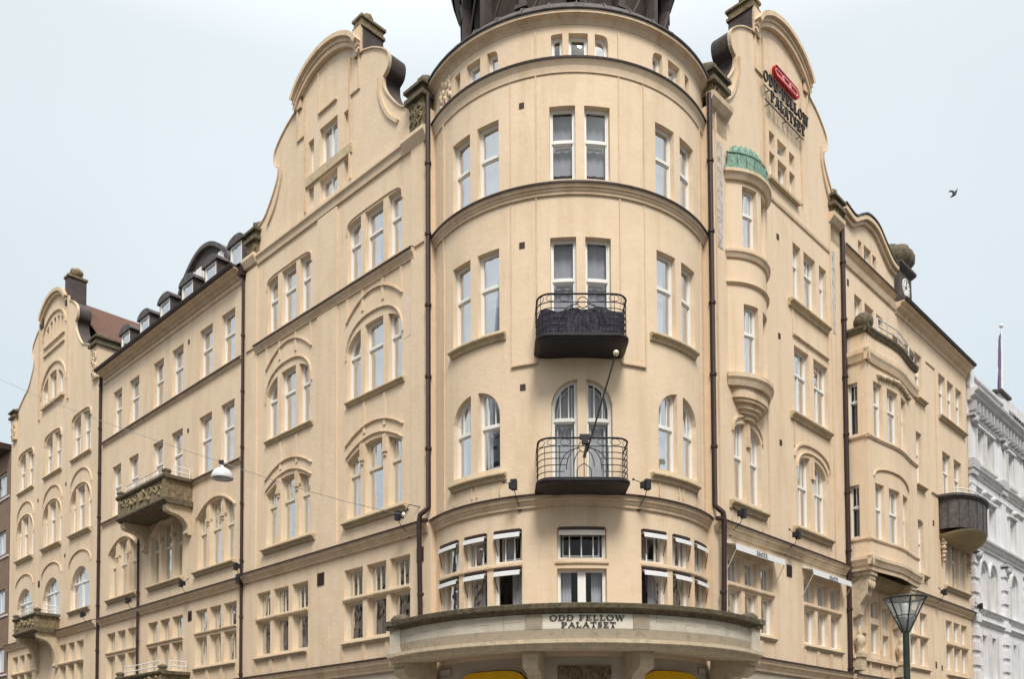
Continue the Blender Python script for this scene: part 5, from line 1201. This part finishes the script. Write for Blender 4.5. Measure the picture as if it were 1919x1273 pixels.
m.add(vs, [tuple(range(k)), tuple(range(k, 2*k))]+[(i, (i+1) % k, k+(i+1) % k, k+i) for i in range(k)]); m.build('wing', 'feather', bird)

# ------------------------------------------------------------------ white neighbour on the right
WBd = bpy.data.objects.new('white_building', None); COL.objects.link(WBd); tag(WBd, 'ornate white stucco building with balustrade and arched windows at the right edge', 'building')
w0, w1 = 25.4, 60.0; opsW = []; winW = []
cols = []
u = 26.95
while u < 58:
    cols += [('pair', u, u+1.3)]; cols += [('one', u+4.45, None)]; u += 7.6
for kind, a, b in cols:
    for c in ([a, b] if b else [a]):
        rows = ((14.75, 16.2, None, 'net'), (11.65, 13.0, None, 'part'), (8.42, 10.05, 10.3, 'part'), (5.3, 7.24, None, 'part'))
        for z0, z1, za, md in rows:
            top = sup(c, .44, 9.9, 10.32, 2) if za else None
            l = lt(c-.42, c+.42, z0, z1, top); opsW.append(l); winW.append((l, z0+(z1-z0)*.66, md))
q = MB(); wall_sheet(q, FR, w0, w1, 0, 17.6, opsW, .3)
q.quad(FR(w0, 0, 16.5), FR(w0, 0, 18.4), FR(w0, -12, 18.4), FR(w0, -12, 16.5)); q.quad(FR(w1, 0, 0), FR(w1, 0, 18), FR(w1, -12, 18), FR(w1, -12, 0)); q.build('wall', 'white_facade', WBd, fix=False)
q = MB(); q.quad(FR(w0, -1, 0), FR(w1, -1, 0), FR(w1, -1, 17.5), FR(w0, -1, 17.5)); q.build('interior', 'dark_room', WBd, fix=False)
for l, tz, md in winW: window(FR, [l], WBd, (tz, 0, md, 1), dep=.2)
def wled(z, h, pr, nm, mt='white_trim', a=w0, b=w1):
    q = MB(); q.ledge(FR, a, b, [(-.02, z-h), (pr*.25, z-h), (pr*.3, z-h*.75), (pr*.6, z-h*.6), (pr*.65, z-h*.35), (pr*.95, z-h*.25), (pr, z-.04), (-.02, z)]); return q.build(nm, mt, WBd)
for z, h, pr in ((17.62, .5, .5), (14.35, .35, .25), (13.6, .14, .12), (11.38, .42, .28), (8.35, .22, .16), (7.85, .2, .16), (4.9, .3, .25), (16.5, .12, .12)): wled(z, h, pr, 'cornice')
q = MB(); u = w0+.2
while u < 50: q.box(FR, u, u+.14, 0, .3, 16.72, 17.12); q.blob(FR(u+.32, .06, 16.86), .11, int(u*7), (1, 1, 1.2), .2, 7, 5); u += .5
q.build('cornice_brackets', 'white_deco', WBd)
q = MB(); q.box(FR, w0, w1, -.1, .12, 17.63, 17.78); q.box(FR, w0, w1, -.1, .14, 18.28, 18.4); q.box(FR, w0, w0+.5, -.14, .16, 17.64, 18.6)
for uu in (30.2, 38, 46): q.box(FR, uu, uu+.7, -.14, .16, 17.64, 18.55)
q.build('balustrade', 'white_trim', WBd)
q = MB(); u = w0+.65
while u < 44:
    if not any(abs(u-x-.35) < .5 for x in (30.2, 38)): q.lathe(FR(u, .02, 17.78), [(.06, 0), (.04, .06), (.085, .2), (.04, .38), (.06, .5)], 8)
    u += .24
q.build('balusters', 'white_trim', WBd)
for i, uu in enumerate((25.75, 29.95, 33.5, 37.55, 41.1)):
    q = MB()
    q.box(FR, uu-.3, uu+.3, -.01, .1, 4.9, 10.5); q.box(FR, uu-.3, uu+.3, -.01, .1, 11.4, 16.4)
    z = 5.2
    while z < 10.2: q.box(FR, uu-.36, uu+.36, -.01, .17, z, z+.36); z += .62
    q.build('pilaster', 'white_facade', WBd)
    q = MB()
    for z in (10.5, 16.3): q.box(FR, uu-.42, uu+.42, -.01, .3, z+.12, z+.22); q.blob(FR(uu, .12, z), .26, i, (1, 1, .8), .25, 9, 6)
    q.box(FR, uu-.4, uu+.4, -.01, .24, 14.2, 14.6); q.box(FR, uu-.36, uu+.36, -.01, .2, 13.95, 14.2)
    q.build('capital', 'white_deco', WBd)
q = MB()
for kind, a, b in cols:
    for c in ([a, b] if b else [a]):
        q.band(FR, [(c-.5*cos(pi*j/12), 9.85+.62*sin(pi*j/12)) for j in range(13)], .12, -.01, .1)
        for s_ in (-1, 1):
            q.box(FR, c+s_*.52-.06, c+s_*.52+.06, -.01, .08, 8.4, 9.85)
            q.box(FR, c+s_*.5-.05, c+s_*.5+.05, -.01, .08, 11.5, 13.15); q.box(FR, c+s_*.5-.05, c+s_*.5+.05, -.01, .08, 14.6, 16.3); q.box(FR, c+s_*.5-.05, c+s_*.5+.05, -.01, .08, 5.3, 7.35)
        q.box(FR, c-.65, c+.65, -.01, .16, 13.15, 13.25); q.box(FR, c-.6, c+.6, -.01, .14, 16.26, 16.36)
        q.box(FR, c-.62, c+.62, -.01, .2, 14.5, 14.62); q.blob(FR(c, .08, 13.4), .16, int(c*3), (1.2, 1.2, .8), .3, 8, 5); q.cut()
q.build_each('window_surround', 'white_trim', WBd)
q = MB()
q.add([FR(w0, -.2, 17.8), FR(w1, -.2, 17.8), FR(w1, -5, 20), FR(w0, -5, 20)], [(0, 1, 2, 3)]); q.add([FR(w0, -12, 17.8), FR(w1, -12, 17.8), FR(w1, -5, 20), FR(w0, -5, 20)], [(0, 1, 2, 3)]); q.build('roof', 'roof_dark', WBd, fix=False)
q = MB(); q.box(FR, 30.1, 31.3, -1.2, 0, 17.9, 18.85); o = q.build('attic_block', 'white_trim', WBd)
q = MB(); q.box(FR, 29.95, 31.45, -1.35, .15, 18.85, 18.97); q.box(FR, 30.3, 31.1, -1.0, -.2, 18.97, 19.15); q.build('cap', 'roof_dark', o)
q = MB(); q.box(FR, 31.6, 40, -.6, -.02, 18.41, 18.95); q.build('attic_wall', 'white_trim', WBd)
q = MB()
for i in range(16): q.tube([FR(31.9+i*.42, .02, 18.0+.1*sin(i*2)), FR(32.1+i*.42, .1, 18.25), FR(32.25+i*.42, .04, 18.0)], .035, 5)
q.build('frieze_lettering', 'roof_dark', WBd)
# roof flag
rfp = bpy.data.objects.new('roof_flagpole', None); COL.objects.link(rfp); tag(rfp, 'white flagpole with a furled purple flag on the white building roof', 'flagpole')
fb = FR(30.7, -.5, 19.1); ft = (fb[0]+.03, fb[1], 23.1)
_a = pxp(1878, 735, fb[1]); _b = pxp(1877, 611, fb[1]); fb = (_a[0], fb[1], 18.9); ft = (_b[0], fb[1], _b[2])
m = MB(); m.tube([fb, ft], .06, 8, rr=[.07, .03]); m.blob(ft, .1, 1, (1, 1, 1), 0, 8, 6); m.build('pole', 'white_paint', rfp)
m = MB(); zt2 = ft[2]; vs = []
for j in range(16):
    z = zt2-.35-j*.185; w_ = .05+.2*(j/15)**.6*(1 if j < 9 else .75); 
    for i in range(5): t_ = i/4; vs.append((ft[0]-.04-w_*t_, fb[1]+.06*sin(i*2.2+j*.4), z-.1*t_))
m.add(vs, [(j*5+i, j*5+i+1, (j+1)*5+i+1, (j+1)*5+i) for j in range(15) for i in range(4)], True)
fl_ = m.build('flag', 'purple_cloth', rfp, fix=False); fl_.modifiers.new('Solidify', 'SOLIDIFY').thickness = .02

# ------------------------------------------------------------------ brown neighbour on the left
BR = bpy.data.objects.new('brown_building', None); COL.objects.link(BR); tag(BR, 'brown brick apartment house with white strip windows at the left edge', 'building')
opsN = [lt(38.95+i*2.6, 40.9+i*2.6, z, z+1.25) for i in range(5) for z in (16.0, 12.9, 9.8, 6.7, 3.7)]
q = MB(); wall_sheet(q, FL, 38.45, 56, 0, 18.2, opsN, .14); q.quad(FL(38.45, 0, 0), FL(38.45, -12, 0), FL(38.45, -12, 18.2), FL(38.45, 0, 18.2)); q.build('wall', 'brown_facade', BR, fix=False)
for l in opsN: window(FL, [l], BR, (None, 1, 'net', 0), dep=.1)
q = MB(); q.quad(FL(38.5, -.9, 0), FL(56, -.9, 0), FL(56, -.9, 18), FL(38.5, -.9, 18)); q.build('interior', 'dark_room', BR, fix=False)
q = MB(); q.box(FL, 38.42, 56, -12, .55, 18.2, 18.5); q.build('eaves', 'pipe_brown', BR)
q = MB()
for z in (15.85, 12.75, 9.65, 6.55): q.box(FL, 38.46, 56, -.01, .05, z-.08, z)
q.build('string_course', 'white_trim', BR)

# ------------------------------------------------------------------ across the streets (they shade the lower floors and show in the panes)
mat('far_facade', (.30, .25, .21), .9, .15, 1.5, .3, 20)
for F, lb in ((FL, 'plain brown block across the street opposite the left wing'), (FR, 'plain brown block across the street opposite the right wing')):
    q = MB(); q.box(F, -6, 60, 21, 32, 0, 15.5); ob = q.build('wall', 'far_facade')
    e_ = bpy.data.objects.new('opposite_building', None); COL.objects.link(e_); tag(e_, lb, 'building'); ob.parent = e_
    q = MB(); q.ledge(F, -6.3, 60.3, [(20.7, 15.5), (32.3, 15.5), (26.5, 18.5)]); q.build('roof', 'roof_dark', e_)
    q = MB()
    for i in range(16):
        for z in (1.0, 4.6, 8.0, 11.4): q.box(F, -4+i*4, -2.4+i*4, 20.9, 21.05, z, z+2)
    q.build('window_row', 'dark_room', e_)
# ------------------------------------------------------------------ ground
q = MB(); q.quad((-400, -300, 0), (400, -300, 0), (400, 500, 0), (-400, 500, 0)); tag(q.build('street', 'street', None, fix=False), kind='structure')
q = MB()
P_ = [FL(60, 3.2, 0), FL(9, 3.2, 0)]+[FT(a, 3.4, 0) for a in range(-132, -47, 6)]+[FR(9, 3.2, 0), FR(62, 3.2, 0), FR(62, -.2, 0), FL(2, -9, 0), FL(60, -.2, 0)]
k = len(P_); q.add([(p[0], p[1], .004) for p in P_]+[(p[0], p[1], .13) for p in P_], [tuple(range(k, 2*k))]+[(i, (i+1) % k, k+(i+1) % k, k+i) for i in range(k)])
tag(q.build('pavement', 'pavement', None, fix=False), kind='structure')

# ------------------------------------------------------------------ put every Empty at the base of its thing
def desc(o):
    for ch in o.children: yield ch; yield from desc(ch)
for o in list(COL.objects):
    if o.type == 'EMPTY' and not o.parent:
        P = [v.co for d in desc(o) if d.type == 'MESH' for v in d.data.vertices]
        if not P: continue
        b = Vector(((min(p.x for p in P)+max(p.x for p in P))/2, (min(p.y for p in P)+max(p.y for p in P))/2, min(p.z for p in P)))
        o.location = b
        for ch in o.children: ch.location = -b
